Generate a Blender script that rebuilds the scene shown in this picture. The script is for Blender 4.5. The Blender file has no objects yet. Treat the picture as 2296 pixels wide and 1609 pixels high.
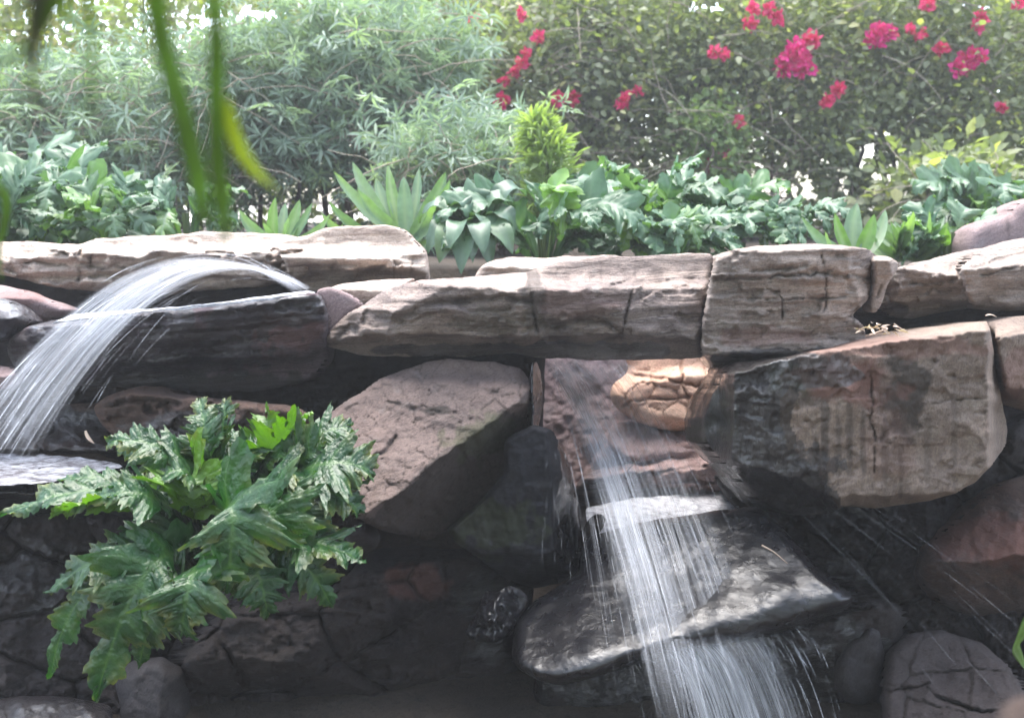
import bpy, math, random
import numpy as np
from mathutils import Vector

S = bpy.context.scene
# ------------------------------------------------------------------ camera
W0, H0 = 2296.0, 1609.0           # photograph units used for measuring
FPX = 2462.0
HOR = 450.0                        # row of the horizon
PITCH = math.atan((H0/2 - HOR)/FPX)
CAMZ = 1.6
cd = bpy.data.cameras.new('camera'); cam = bpy.data.objects.new('camera', cd)
S.collection.objects.link(cam); S.camera = cam
cam.location = (0, 0, CAMZ); cam.rotation_euler = (math.pi/2 - PITCH, 0, 0)
cd.sensor_width = 36.0; cd.lens = 36.0*FPX/W0
cd.clip_start = 0.05; cd.clip_end = 2000
cd.dof.use_dof = True; cd.dof.focus_distance = 3.4; cd.dof.aperture_fstop = 3.0

# ------------------------------------------------------------------ light
SUN_EL, SUN_AZ = math.radians(74), math.radians(-14)      # azimuth from +Y towards +X
wd = bpy.data.worlds.new('World'); S.world = wd; wd.use_nodes = True
nt = wd.node_tree; nt.nodes.clear()
out = nt.nodes.new('ShaderNodeOutputWorld'); bg = nt.nodes.new('ShaderNodeBackground')
sky = nt.nodes.new('ShaderNodeTexSky'); sky.sky_type = 'NISHITA'; sky.sun_disc = False
sky.sun_elevation = SUN_EL; sky.sun_rotation = SUN_AZ; sky.air_density = 1.0; sky.dust_density = 1.5; sky.ozone_density = 1.0
bg.inputs['Strength'].default_value = 0.13
hs = nt.nodes.new('ShaderNodeHueSaturation'); hs.inputs['Saturation'].default_value = 0.62      # thin bright cloud
nt.links.new(sky.outputs[0], hs.inputs['Color']); nt.links.new(hs.outputs[0], bg.inputs[0]); nt.links.new(bg.outputs[0], out.inputs[0])
sl = bpy.data.lights.new('sun', 'SUN'); so = bpy.data.objects.new('sun', sl); S.collection.objects.link(so)
sl.energy = 1.5; sl.angle = math.radians(56); sl.color = (1.0, 0.955, 0.89)
sd = Vector((math.sin(SUN_AZ)*math.cos(SUN_EL), math.cos(SUN_AZ)*math.cos(SUN_EL), math.sin(SUN_EL)))
so.rotation_euler = sd.to_track_quat('Z', 'Y').to_euler(); so.location = (0, 6, 8)
S.view_settings.view_transform = 'Standard'; S.view_settings.look = 'None'
S.view_settings.exposure = 2.62; S.view_settings.gamma = 1.0
S.cycles.transparent_max_bounces = 48
S.cycles.max_bounces = 6; S.cycles.diffuse_bounces = 3; S.cycles.glossy_bounces = 3; S.cycles.transmission_bounces = 4

# ------------------------------------------------------------------ measuring
CP, SP = math.cos(PITCH), math.sin(PITCH)
def ray(px, py):
    x = (np.asarray(px, float)-W0/2)/FPX; y = -(np.asarray(py, float)-H0/2)/FPX
    return x, CP + y*SP, -SP + y*CP
def at(px, py, Y):
    """world point seen at photo position (px,py), Y metres in front of the camera"""
    dx, dy, dz = ray(px, py); t = np.asarray(Y, float)/dy
    return np.stack(np.broadcast_arrays(dx*t, dy*t, CAMZ + dz*t), -1)
def A(px, py, Y): return at(px, py, Y).astype(float)

# ------------------------------------------------------------------ numpy noise
def _h(ix, iy, iz, s):
    n = (ix*374761393 + iy*668265263 + iz*2147483647 + s*1274126177) & 0xffffffff
    n = ((n ^ (n >> 13))*1274126177) & 0xffffffff
    n = ((n ^ (n >> 16))*2246822519) & 0xffffffff
    return ((n ^ (n >> 15)) & 0xffff)/65535.0*2-1
def noise(x, y, z=0.0, s=0):
    x, y, z = np.broadcast_arrays(np.asarray(x, float), np.asarray(y, float), np.asarray(z, float))
    ix, iy, iz = np.floor(x).astype(np.int64), np.floor(y).astype(np.int64), np.floor(z).astype(np.int64)
    fx, fy, fz = x-ix, y-iy, z-iz
    fx = fx*fx*fx*(fx*(fx*6-15)+10); fy = fy*fy*fy*(fy*(fy*6-15)+10); fz = fz*fz*fz*(fz*(fz*6-15)+10)
    r = 0
    for a in (0, 1):
        for b in (0, 1):
            for c in (0, 1):
                r = r + _h(ix+a, iy+b, iz+c, s)*(fx if a else 1-fx)*(fy if b else 1-fy)*(fz if c else 1-fz)
    return r
def fbm(x, y, z=0.0, s=0, o=4, g=0.5):
    r, a, f, n = 0, 1.0, 1.0, 0.0
    for k in range(o):
        r = r + a*noise(np.asarray(x)*f+k*7.3, np.asarray(y)*f-k*3.1, np.asarray(z)*f, s+k); n += a; a *= g; f *= 2.03
    return r/n

# ------------------------------------------------------------------ objects
def mesh_obj(name, verts, faces, mat, parent=None, attrs=None, smooth=True, origin=None):
    verts = np.asarray(verts, float)
    if origin is None and parent is None:
        origin = np.array([verts[:, 0].mean(), verts[:, 1].mean(), verts[:, 2].min()])
    if parent is not None: origin = np.array(parent.location)
    v = verts - origin
    me = bpy.data.meshes.new(name)
    faces = np.asarray(faces, dtype=np.int32)
    k = faces.shape[1]
    me.vertices.add(len(v)); me.vertices.foreach_set('co', v.astype(np.float32).ravel())
    me.loops.add(faces.size); me.loops.foreach_set('vertex_index', faces.ravel())
    me.polygons.add(len(faces)); me.polygons.foreach_set('loop_start', np.arange(0, faces.size, k, dtype=np.int32))
    me.polygons.foreach_set('use_smooth', np.full(len(faces), smooth))
    me.update(calc_edges=True); me.validate()
    for n, a in (attrs or {}).items():
        at_ = me.attributes.new(n, 'FLOAT', 'POINT'); at_.data.foreach_set('value', np.asarray(a, np.float32))
    me.materials.append(mat)
    o = bpy.data.objects.new(name, me); S.collection.objects.link(o)
    if parent is not None: o.parent = parent
    else: o.location = origin
    return o
def tag(o, label=None, cat=None, group=None, kind=None):
    if label: o['label'] = label
    if cat: o['category'] = cat
    if group: o['group'] = group
    if kind: o['kind'] = kind
    return o
def empty(name, loc):
    o = bpy.data.objects.new(name, None); S.collection.objects.link(o); o.location = tuple(float(c) for c in loc)
    o.empty_display_size = 0.1
    return o

# ------------------------------------------------------------------ materials
class NT:
    def __init__(s, name):
        s.m = bpy.data.materials.new(name); s.m.use_nodes = True; s.t = s.m.node_tree; s.t.nodes.clear()
        s.out = s.n('ShaderNodeOutputMaterial')
    def n(s, k, **kw):
        nd = s.t.nodes.new(k)
        for a, b in kw.items():
            if hasattr(nd, a): setattr(nd, a, b)
        return nd
    def l(s, a, b): s.t.links.new(a, b)
    def put(s, sock, v):
        if hasattr(v, 'links') or isinstance(v, bpy.types.NodeSocket): s.l(v, sock)
        elif isinstance(v, (tuple, list)) and len(v) == 3 and sock.type == 'RGBA': sock.default_value = (*v, 1)
        else: sock.default_value = v
    def math(s, op, a, b=None, clamp=False):
        nd = s.n('ShaderNodeMath', operation=op, use_clamp=clamp); s.put(nd.inputs[0], a)
        if b is not None: s.put(nd.inputs[1], b)
        return nd.outputs[0]
    def mix(s, f, a, b, mode='MIX'):
        nd = s.n('ShaderNodeMix'); nd.data_type = 'RGBA'; nd.blend_type = mode
        s.put(nd.inputs[0], f); s.put(nd.inputs[6], a); s.put(nd.inputs[7], b); return nd.outputs[2]
    def noise(s, vec, scale, detail=4, rough=0.55, dist=0.0):
        nd = s.n('ShaderNodeTexNoise'); s.l(vec, nd.inputs['Vector']); nd.inputs['Scale'].default_value = scale
        nd.inputs['Detail'].default_value = detail; nd.inputs['Roughness'].default_value = rough; nd.inputs['Distortion'].default_value = dist
        return nd.outputs[0]
    def map(s, vec, scale=(1, 1, 1), rot=(0, 0, 0), loc=(0, 0, 0)):
        nd = s.n('ShaderNodeMapping'); s.l(vec, nd.inputs[0]); nd.inputs['Scale'].default_value = scale
        nd.inputs['Rotation'].default_value = rot; nd.inputs['Location'].default_value = loc; return nd.outputs[0]
    def ramp(s, f, stops):
        nd = s.n('ShaderNodeMapRange'); s.l(f, nd.inputs[0]); nd.inputs[1].default_value = stops[0]; nd.inputs[2].default_value = stops[1]
        nd.inputs[3].default_value = stops[2] if len(stops) > 2 else 0; nd.inputs[4].default_value = stops[3] if len(stops) > 2 else 1
        return nd.outputs[0]
    def attr(s, name):
        nd = s.n('ShaderNodeAttribute'); nd.attribute_name = name; return nd.outputs['Fac']

def rock_mat(name, c1, c2, c3, strata=1.0, ang=0.0, wetdark=0.32, rough=0.85, bump=1.0, lichen=(0.30, 0.29, 0.27), loc=0.0, wetrough=0.30, crackcol=(0.03, 0.024, 0.02), filmlo=0.08, rb=0.014, cr=0.05, ci=1.7):
    """layered sandstone: mottled colour, fine bedding, pits; the 'wet' attribute darkens and glosses it"""
    N = NT(name); tc = N.n('ShaderNodeTexCoord').outputs['Object']
    base = N.map(tc, rot=(0, ang, 0), loc=(loc, loc*1.7, loc*0.6))
    stv = N.map(base, scale=(2.2, 2.2, 17.0))
    big = N.noise(base, 3.2, 5, 0.6, 0.4); med = N.noise(base, 13, 6, 0.65, 0.2); fine = N.noise(N.map(base, scale=(1, 1, 1.6)), 120, 6, 0.75)
    lay = N.noise(stv, 2.3, 6, 0.62, 0.6)
    col = N.mix(N.ramp(big, (0.38, 0.62)), c1, c2)
    col = N.mix(N.math('MULTIPLY', N.ramp(lay, (0.45, 0.72)), 0.75*min(1, strata+0.2)), col, c3)
    col = N.mix(N.math('MULTIPLY', N.ramp(med, (0.56, 0.72)), 0.55), col, lichen)
    grain = N.ramp(fine, (0.3, 0.7, 0.66, 1.3))
    gm = N.n('ShaderNodeVectorMath', operation='SCALE'); N.l(col, gm.inputs[0]); N.l(grain, gm.inputs[3]); col = gm.outputs[0]
    lay2 = N.noise(N.map(base, scale=(1.3, 1.3, 9.0)), 4.2, 5, 0.55, 0.5)
    line = N.math('SUBTRACT', 1.0, N.ramp(N.math('ABSOLUTE', N.math('SUBTRACT', lay2, 0.5)), (0.0, 0.02)))
    line = N.math('MULTIPLY', line, N.ramp(big, (0.35, 0.6, 0.2*strata, 0.9*min(1, strata))))
    col = N.mix(N.math('MULTIPLY', line, 0.6), col, (c3[0]*0.4, c3[1]*0.38, c3[2]*0.38))
    # dark specks / pits
    spk = N.ramp(N.noise(N.map(base, scale=(1, 1, 1.8)), 42, 4, 0.6), (0.60, 0.68))
    col = N.mix(N.math('MULTIPLY', spk, 0.35), col, (c3[0]*0.35, c3[1]*0.33, c3[2]*0.33))
    col = N.mix(N.attr('stain_shade'), col, (0.035, 0.030, 0.026))  # dark stains, and shade painted on the pink boulder's lower facet
    col = N.mix(N.attr('moss'), col, (0.045, 0.055, 0.02))
    col = N.mix(N.attr('rust'), col, (0.20, 0.085, 0.065))
    col = N.mix(N.attr('crack'), col, crackcol)
    wet = N.attr('wet')
    wn = N.math('ADD', wet, N.math('MULTIPLY', N.math('SUBTRACT', N.noise(base, 9, 5, 0.6), 0.5), 0.9))
    wetm = N.math('MULTIPLY', N.ramp(wn, (0.35, 0.62)), N.ramp(wet, (0.02, 0.15)))
    dk = N.mix(1.0, col, (wetdark, wetdark*1.0, wetdark*1.06), 'MULTIPLY')
    col = N.mix(wetm, col, dk)
    p = N.n('ShaderNodeBsdfPrincipled'); N.l(col, p.inputs['Base Color'])
    rg = N.ramp(med, (0.3, 0.7, rough-0.08, rough+0.08))
    rmx = N.n('ShaderNodeMix'); N.l(wetm, rmx.inputs[0]); N.l(rg, rmx.inputs[2])
    N.l(N.ramp(med, (0.3, 0.7, wetrough, wetrough+0.16)), rmx.inputs[3]); N.l(rmx.outputs[0], p.inputs['Roughness'])
    sp = N.ramp(wetm, (0, 1, 0.25, 0.3)); N.l(sp, p.inputs['Specular IOR Level'])
    # bump
    h = N.math('ADD', N.math('MULTIPLY', lay, 1.3*strata), N.math('MULTIPLY', med, 0.7))
    h = N.math('ADD', h, N.math('MULTIPLY', fine, 0.30)); h = N.math('SUBTRACT', h, N.math('MULTIPLY', line, 0.25))
    h = N.math('SUBTRACT', h, N.math('MULTIPLY', spk, 0.12))
    b1 = N.n('ShaderNodeBump'); b1.inputs['Strength'].default_value = min(1.0, 0.75*bump); b1.inputs['Distance'].default_value = 0.022
    N.l(h, b1.inputs['Height']); N.l(b1.outputs[0], p.inputs['Normal'])
    # thin water film: rippled clear coat where wet
    rip = N.noise(N.map(base, scale=(0.7, 0.8, 2.0)), 34, 6, 0.62, 0.8)
    b2 = N.n('ShaderNodeBump'); b2.inputs['Strength'].default_value = 0.9; b2.inputs['Distance'].default_value = rb
    N.l(rip, b2.inputs['Height']); N.l(b2.outputs[0], p.inputs['Coat Normal'])
    film = N.ramp(N.math('ADD', N.noise(N.map(base, scale=(1, 1, 1.5), loc=(3, 1, 2)), 7, 5, 0.65, 0.6), N.math('MULTIPLY', N.math('SUBTRACT', rip, 0.5), 0.5)), (0.44, 0.56, filmlo, 1.0))
    N.l(N.math('MULTIPLY', wetm, film), p.inputs['Coat Weight']); p.inputs['Coat IOR'].default_value = ci; p.inputs['Coat Roughness'].default_value = cr
    N.l(p.outputs[0], N.out.inputs[0]); return N.m

def leaf_mat(name, c1, c2, c3=None, trans=0.35, rough=0.42, spec=0.5, vein=None, bump=0.0, edge=None, tcm=(1.6, 1.9, 0.55)):
    N = NT(name); t = N.attr('tint')
    col = N.mix(N.ramp(t, (0.0, 0.7)), c1, c2)
    if c3: col = N.mix(N.ramp(t, (0.82, 0.96)), col, c3)
    tc = N.n('ShaderNodeTexCoord').outputs['Object']
    mot = N.noise(tc, 25, 3, 0.6)
    gm = N.n('ShaderNodeVectorMath', operation='SCALE'); N.l(col, gm.inputs[0]); N.l(N.ramp(mot, (0.25, 0.75, 0.75, 1.25)), gm.inputs[3]); col = gm.outputs[0]
    if vein: col = N.mix(N.attr('vein'), col, vein)
    if edge: col = N.mix(N.math('MULTIPLY', N.attr('edge'), N.ramp(N.noise(tc, 11, 3, 0.6), (0.45, 0.6))), col, edge)
    p = N.n('ShaderNodeBsdfPrincipled'); N.l(col, p.inputs['Base Color']); p.inputs['Roughness'].default_value = rough
    p.inputs['Specular IOR Level'].default_value = spec
    tr = N.n('ShaderNodeBsdfTranslucent')
    tcol = N.mix(1.0, col, tcm, 'MULTIPLY'); N.l(tcol, tr.inputs[0])
    if bump:
        b = N.n('ShaderNodeBump'); b.inputs['Strength'].default_value = bump; b.inputs['Distance'].default_value = 0.02
        N.l(N.noise(tc, 48, 3, 0.5, 0.5), b.inputs['Height']); N.l(b.outputs[0], p.inputs['Normal'])
    mx = N.n('ShaderNodeMixShader'); mx.inputs[0].default_value = trans
    N.l(p.outputs[0], mx.inputs[1]); N.l(tr.outputs[0], mx.inputs[2]); N.l(mx.outputs[0], N.out.inputs[0]); return N.m

def bark_mat(name, c1, c2):
    N = NT(name); tc = N.n('ShaderNodeTexCoord').outputs['Object']
    n = N.noise(N.map(tc, scale=(1, 1, 0.25)), 45, 5, 0.6)
    p = N.n('ShaderNodeBsdfPrincipled'); N.l(N.mix(N.ramp(n, (0.35, 0.65)), c1, c2), p.inputs['Base Color']); p.inputs['Roughness'].default_value = 0.85
    b = N.n('ShaderNodeBump'); b.inputs['Strength'].default_value = 0.6; b.inputs['Distance'].default_value = 0.01
    N.l(n, b.inputs['Height']); N.l(b.outputs[0], p.inputs['Normal']); N.l(p.outputs[0], N.out.inputs[0]); return N.m

def water_mat(name, dens=1.0, fu=26.0, fv=1.4, film=False):
    """falling water: clear where thin, white where the strands crowd; 'wu' runs across the fall and 'wv' along it"""
    N = NT(name)
    cx = N.n('ShaderNodeCombineXYZ'); N.l(N.math('MULTIPLY', N.attr('wu'), fu), cx.inputs[0]); N.l(N.math('MULTIPLY', N.attr('wv'), fv), cx.inputs[1]); N.l(N.attr('ws'), cx.inputs[2])
    n1 = N.noise(cx.outputs[0], 1.0, 5, 0.68)
    a = N.math('MULTIPLY', N.ramp(n1, (0.36, 0.68)), N.math('MULTIPLY', N.attr('wa'), dens), True)
    d = N.n('ShaderNodeBsdfPrincipled'); d.inputs['Base Color'].default_value = (0.86, 0.88, 0.93, 1); d.inputs['Roughness'].default_value = 0.22
    d.inputs['Specular IOR Level'].default_value = 0.6
    tl = N.n('ShaderNodeBsdfTranslucent'); tl.inputs[0].default_value = (0.86, 0.88, 0.93, 1)
    m1 = N.n('ShaderNodeMixShader'); m1.inputs[0].default_value = 0.5; N.l(d.outputs[0], m1.inputs[1]); N.l(tl.outputs[0], m1.inputs[2])
    tp = N.n('ShaderNodeBsdfTransparent'); m2 = N.n('ShaderNodeMixShader'); N.l(a, m2.inputs[0]); N.l(tp.outputs[0], m2.inputs[1]); N.l(m1.outputs[0], m2.inputs[2])
    N.l(m2.outputs[0], N.out.inputs[0]); return N.m

# rocks: c1,c2 mottling, c3 bedding
M_BEAM = rock_mat('banded_sandstone', (0.33, 0.262, 0.222), (0.25, 0.20, 0.178), (0.14, 0.11, 0.105), 1.0, math.radians(2))
M_BEAM2 = rock_mat('grey_sandstone', (0.36, 0.29, 0.245), (0.28, 0.23, 0.205), (0.17, 0.13, 0.11), 1.1, math.radians(3), loc=3)
M_PALE = rock_mat('pale_sandstone', (0.52, 0.43, 0.36), (0.44, 0.34, 0.29), (0.23, 0.17, 0.14), 1.1, math.radians(2), lichen=(0.55, 0.49, 0.42), loc=5)
M_DARKWET = rock_mat('wet_dark_sandstone', (0.13, 0.092, 0.097), (0.09, 0.068, 0.078), (0.05, 0.04, 0.046), 1.0, math.radians(5), lichen=(0.2, 0.17, 0.17), loc=7)
M_PINK = rock_mat('pink_sandstone', (0.33, 0.24, 0.23), (0.27, 0.20, 0.20), (0.20, 0.15, 0.15), 0.35, math.radians(35), lichen=(0.36, 0.32, 0.32), loc=11)
M_BOULD = rock_mat('cracked_pink_boulder', (0.165, 0.120, 0.105), (0.135, 0.102, 0.092), (0.09, 0.068, 0.062), 0.25, math.radians(25), lichen=(0.18, 0.155, 0.145), loc=13)
M_ORANGE = rock_mat('orange_sandstone', (0.60, 0.37, 0.27), (0.64, 0.45, 0.35), (0.50, 0.28, 0.19), 0.15, 0, lichen=(0.78, 0.58, 0.40), loc=17, bump=0.5, crackcol=(0.22, 0.10, 0.05))
M_BLOCK = rock_mat('rusty_block_sandstone', (0.28, 0.21, 0.165), (0.22, 0.17, 0.14), (0.13, 0.09, 0.075), 0.3, math.radians(85), lichen=(0.31, 0.26, 0.21), loc=19)
M_BLACK = rock_mat('glossy_wet_basalt', (0.026, 0.024, 0.026), (0.019, 0.019, 0.023), (0.011, 0.011, 0.014), 0.5, math.radians(-8), wetdark=0.42, lichen=(0.03, 0.028, 0.028), loc=23, wetrough=0.22, filmlo=0.45, rb=0.005, bump=0.3, cr=0.07, ci=1.5)
M_SHADE = rock_mat('shade_toned_rock', (0.036, 0.028, 0.025), (0.026, 0.021, 0.021), (0.015, 0.013, 0.014), 0.6, math.radians(10), lichen=(0.036, 0.032, 0.030), loc=29)  # dark rock, with the deep shade between the stones put into its colour
M_BROWN = rock_mat('rusty_brown_boulder', (0.10, 0.06, 0.045), (0.06, 0.042, 0.036), (0.04, 0.030, 0.027), 0.5, math.radians(-15), lichen=(0.14, 0.12, 0.11), loc=31)
M_GREY = rock_mat('grey_cracked_boulder', (0.07, 0.058, 0.058), (0.055, 0.047, 0.048), (0.036, 0.031, 0.032), 0.2, math.radians(20), lichen=(0.08, 0.07, 0.068), loc=37)
M_DIM = rock_mat('dim_grey_boulder', (0.06, 0.052, 0.052), (0.045, 0.04, 0.042), (0.03, 0.027, 0.028), 0.3, math.radians(70), lichen=(0.065, 0.06, 0.058), loc=47)
M_GREYC = rock_mat('brown_grey_cracked_boulder', (0.055, 0.044, 0.042), (0.042, 0.034, 0.034), (0.028, 0.023, 0.023), 0.2, math.radians(20), lichen=(0.06, 0.052, 0.05), loc=53)
M_LEDGE = rock_mat('pink_layered_ledge', (0.36, 0.25, 0.23), (0.29, 0.20, 0.19), (0.18, 0.125, 0.12), 1.0, math.radians(8), lichen=(0.38, 0.31, 0.29), loc=41)

# ------------------------------------------------------------------ rock builder
def seg_dist(px, py, pts):
    """distance to a polyline"""
    d = np.full(px.shape, 1e9)
    for (x0, y0), (x1, y1) in zip(pts[:-1], pts[1:]):
        vx, vy = x1-x0, y1-y0; t = np.clip(((px-x0)*vx+(py-y0)*vy)/(vx*vx+vy*vy+1e-9), 0, 1)
        d = np.minimum(d, np.hypot(px-x0-t*vx, py-y0-t*vy))
    return d
def resample(pts, step=7.0):
    r = []
    n = len(pts)
    for i in range(n):
        a, b = np.array(pts[i], float), np.array(pts[(i+1) % n], float)
        k = max(1, int(np.hypot(*(b-a))/step))
        for j in range(k): r.append(a+(b-a)*j/k)
    return np.array(r)
def smooth_ring(p, it):
    for _ in range(it): p = 0.25*np.roll(p, 1, 0)+0.5*p+0.25*np.roll(p, -1, 0)
    return p
def blobs(px, py, bl, s=0, nz=0.5, fs=45.0):
    r = np.zeros(px.shape)
    for b in bl:
        if isinstance(b[0], list):
            pl, st = b; qx = px+nz*22*fbm(px/fs, py/fs, 0.3, s, 4); qy = py+nz*22*fbm(px/fs, py/fs, 5.3, s+1, 4); ins = np.zeros(px.shape, bool)
            for (ax, ay), (bx, by) in zip(pl, pl[1:]+pl[:1]): ins ^= ((ay > qy) != (by > qy)) & (qx < ax+(qy-ay)/(by-ay+1e-9)*(bx-ax))
            r = np.maximum(r, st*ins); continue
        x, y, rx, ry = b[:4]; st = b[4] if len(b) > 4 else 1.0
        d = np.hypot((px-x)/rx, (py-y)/ry)
        r = np.maximum(r, st*np.clip((1.15-d+nz*fbm(px/fs, py/fs, 0.3, s, 4))/0.35, 0, 1))
    return r

def rock(name, label, outline, Y, T, mat, R=26, planes=None, amp=0.012, fs=90.0, strata=0.0, sang=0.0, sper=26.0,
         cracks=(), cells=None, wet=(), stain_shade=(), moss=(), rust=(), step=3.4, jag=5.0, sm=3, seed=1, chip=0.0, cat='rock', group=None, edge=1.0, rip=0.004, soft=0.008, hk=0.45, mic=0.25, oc=5, warp=14.0):
    """a closed boulder whose near side follows the outline: bevelled planes, bedding steps, cracks, pits"""
    rs = np.random.RandomState(seed)
    ring = smooth_ring(resample(outline), sm)
    k = np.arange(len(ring))
    tang = np.roll(ring, -1, 0)-np.roll(ring, 1, 0); nrm = np.stack([tang[:, 1], -tang[:, 0]], 1)/(np.hypot(*tang.T)[:, None]+1e-9)
    j = fbm(ring[:, 0]/55, ring[:, 1]/55, seed*1.7, seed, 4, 0.6)
    ring = ring + nrm*(j*jag)[:, None]
    x0, y0 = ring.min(0)-step; x1, y1 = ring.max(0)+step
    gx, gy = np.arange(x0, x1+step, step), np.arange(y0, y1+step, step)
    X, Yg = np.meshgrid(gx, gy); P = np.stack([X.ravel(), Yg.ravel()], 1)
    # signed distance to the ring
    A0, B0 = ring, np.roll(ring, -1, 0); V = B0-A0
    dmin = np.full(len(P), 1e9); near = P.copy(); inside = np.zeros(len(P), bool)
    for c in range(0, len(P), 4000):
        q = P[c:c+4000]
        w = q[:, None, :]-A0[None]; t = np.clip((w*V).sum(2)/((V*V).sum(1)+1e-9), 0, 1)
        pr = A0[None]+t[..., None]*V[None]; dd = np.hypot(q[:, None, 0]-pr[..., 0], q[:, None, 1]-pr[..., 1])
        i = dd.argmin(1); dmin[c:c+4000] = dd[np.arange(len(q)), i]; near[c:c+4000] = pr[np.arange(len(q)), i]
        cond = (A0[None, :, 1] > q[:, None, 1]) != (B0[None, :, 1] > q[:, None, 1])
        xi = A0[None, :, 0]+(q[:, None, 1]-A0[None, :, 1])/(V[None, :, 1]+1e-12)*V[None, :, 0]
        inside[c:c+4000] = (cond & (q[:, None, 0] < xi)).sum(1) % 2 == 1
    sdv = np.where(inside, dmin, -dmin)
    keep = sdv > -0.72*step
    snap = keep & (sdv < 0.5*step)
    P2 = P.copy(); P2[snap] = near[snap]; sdv = np.where(snap, 0, sdv)
    nx, ny = len(gx), len(gy); idx = np.full(len(P), -1); idx[keep] = np.arange(keep.sum())
    q = np.arange(nx*ny).reshape(ny, nx); a, b, c_, d_ = q[:-1, :-1].ravel(), q[:-1, 1:].ravel(), q[1:, 1:].ravel(), q[1:, :-1].ravel()
    ok = keep[a] & keep[b] & keep[c_] & keep[d_] & ~(snap[a] & snap[b] & snap[c_] & snap[d_])
    F = np.stack([idx[a], idx[b], idx[c_], idx[d_]], 1)[ok]
    px, py = P2[keep, 0], P2[keep, 1]; dist = sdv[keep]
    bnd = dist <= 0
    # depth of the near face
    cx, cy = px.mean(), py.mean()
    wx = px + warp*fbm(px/60, py/60, 3.3, seed+5, 3); wy = py + warp*fbm(px/60, py/60, 9.3, seed+6, 3)
    if planes:
        D = np.full(px.shape, -9.0)
        for (ax, ay, gx_, gy_, off) in planes:      # gradients in metres per 100 units
            pl_ = off+gx_*(wx-ax)/100+gy_*(wy-ay)/100
            hh = np.clip(1-np.abs(D-pl_)/soft, 0, 1); D = np.maximum(D, pl_)+0.25*soft*hh*hh
    else:
        D = np.zeros(px.shape)
    D = D + amp*fbm(px/fs, py/fs, 0.7, seed, oc, 0.5 if oc > 3 else 0.36)*1.6
    D = D + mic*amp*np.abs(fbm(px/22, py/22, 0.1, seed+9, 4, 0.55))
    if rip: D = D + rip*(fbm(px/26, py/15, 0.9, seed+15, 4, 0.6)+0.8*np.abs(fbm(px/48, py/30, 3.9, seed+16, 3, 0.6)))
    ca, sa = math.cos(sang), math.sin(sang)
    u, v = px*ca+py*sa, -px*sa+py*ca
    if strata:
        vv = (v + 12*fbm(px/170, py/70, 1.1, seed+2, 3))/sper
        lay = noise(vv, 0.0*vv+u/420, 2.2, seed+3)
        lay = np.sign(lay)*np.abs(lay)**0.6
        brk = noise(vv*2.3, u/150, 5.2, seed+4); brk = np.sign(brk)*np.abs(brk)**0.7
        D = D + strata*(0.65*lay+0.35*brk)
    if chip:
        m = fbm(px/70, py/34, 8.2, seed+12, 3); D = D + chip*np.clip((m-0.12)/0.05, 0, 1)
    crk = np.zeros(px.shape)
    jx = px + 5*fbm(px/18, py/18, 2.0, seed+20, 3); jy = py + 5*fbm(px/18, py/18, 6.0, seed+21, 3)
    for cr in cracks:
        pts, w_, dep = cr
        d = seg_dist(jx+6*fbm(px/45, py/45, 1.0, seed+22, 2), jy+6*fbm(px/45, py/45, 5.0, seed+23, 2), pts); g = np.exp(-(d/(w_*(0.85+0.5*fbm(px/30, py/30, 3.0, seed+24, 2))))**2)
        g = g*np.clip(0.72+0.9*fbm(px/45, py/45, 2.4, seed+40, 3), 0.1, 1); D = D + 0.75*dep*g; crk = np.maximum(crk, 0.7*g)
    if cells:
        sx, sy, ang, dep, wd_ = cells[:5]
        ca2, sa2 = math.cos(ang), math.sin(ang)
        U, Vv = (jx*ca2+jy*sa2)/sx, (-jx*sa2+jy*ca2)/sy
        iu, iv = np.floor(U), np.floor(Vv); f1 = np.full(px.shape, 9.0); f2 = f1.copy(); cid = f1*0
        for du in (-1, 0, 1):
            for dv in (-1, 0, 1):
                hu = 0.36*_h((iu+du).astype(np.int64), (iv+dv).astype(np.int64), 1, seed); hv = 0.36*_h((iu+du).astype(np.int64), (iv+dv).astype(np.int64), 2, seed)
                dd = np.hypot(iu+du+.5+hu-U, iv+dv+.5+hv-Vv)
                new = dd < f1
                cid = np.where(new, _h((iu+du).astype(np.int64), (iv+dv).astype(np.int64), 3, seed), cid)
                f2 = np.where(new, f1, np.minimum(f2, dd)); f1 = np.where(new, dd, f1)
        g = np.exp(-((f2-f1)/wd_)**2)*np.clip(0.75+0.9*fbm(px/80, py/80, 4.4, seed+8, 3), 0, 1)
        bulge = cells[5] if len(cells) > 5 else 0.0
        D = D + dep*g + bulge*f1**2 + 0.3*dep*cid; crk = np.maximum(crk, 0.75*g)
    # round the rim over to the middle of the thickness
    half = T*0.5; h0 = hk*half
    D = np.where(D > h0, h0+0.5*half*(1-np.exp(-(D-h0)/(0.5*half))), D)
    Rv = R*(1.0+0.35*fbm(px/50, py/50, 7.7, seed+11, 2))
    t = np.clip(dist/Rv, 0, 1); rnd = 0.65*(1-t)**2.2+0.35*(1-np.sqrt(np.clip(1-(1-t)**2, 0, 1)))
    rim = D+np.minimum(0.9*half, 2.4*R*Y/FPX)*np.clip(1-D/(1.35*half), 0.12, 1)
    Df = D + rnd*(rim-D)*edge
    Df = np.where(bnd, rim, Df)
    Db = T + D*0.3 - rnd*(T+D*0.3-rim)*0.98
    Db = np.maximum(Db, Df+0.004)
    Vf = at(px, py, Y+Df)
    dx, dy, dz = ray(px, py); tb = (Y+np.where(bnd, Df, half))/dy
    Vb = np.stack([dx*tb, Y+Db, CAMZ+dz*(Y+Db)/dy], 1)
    n = len(px); bi = np.where(bnd, np.arange(n), n+np.cumsum(~bnd)-1)
    verts = np.concatenate([Vf, Vb[~bnd]], 0)
    faces = np.concatenate([F[:, ::-1], bi[F]], 0)
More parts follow.
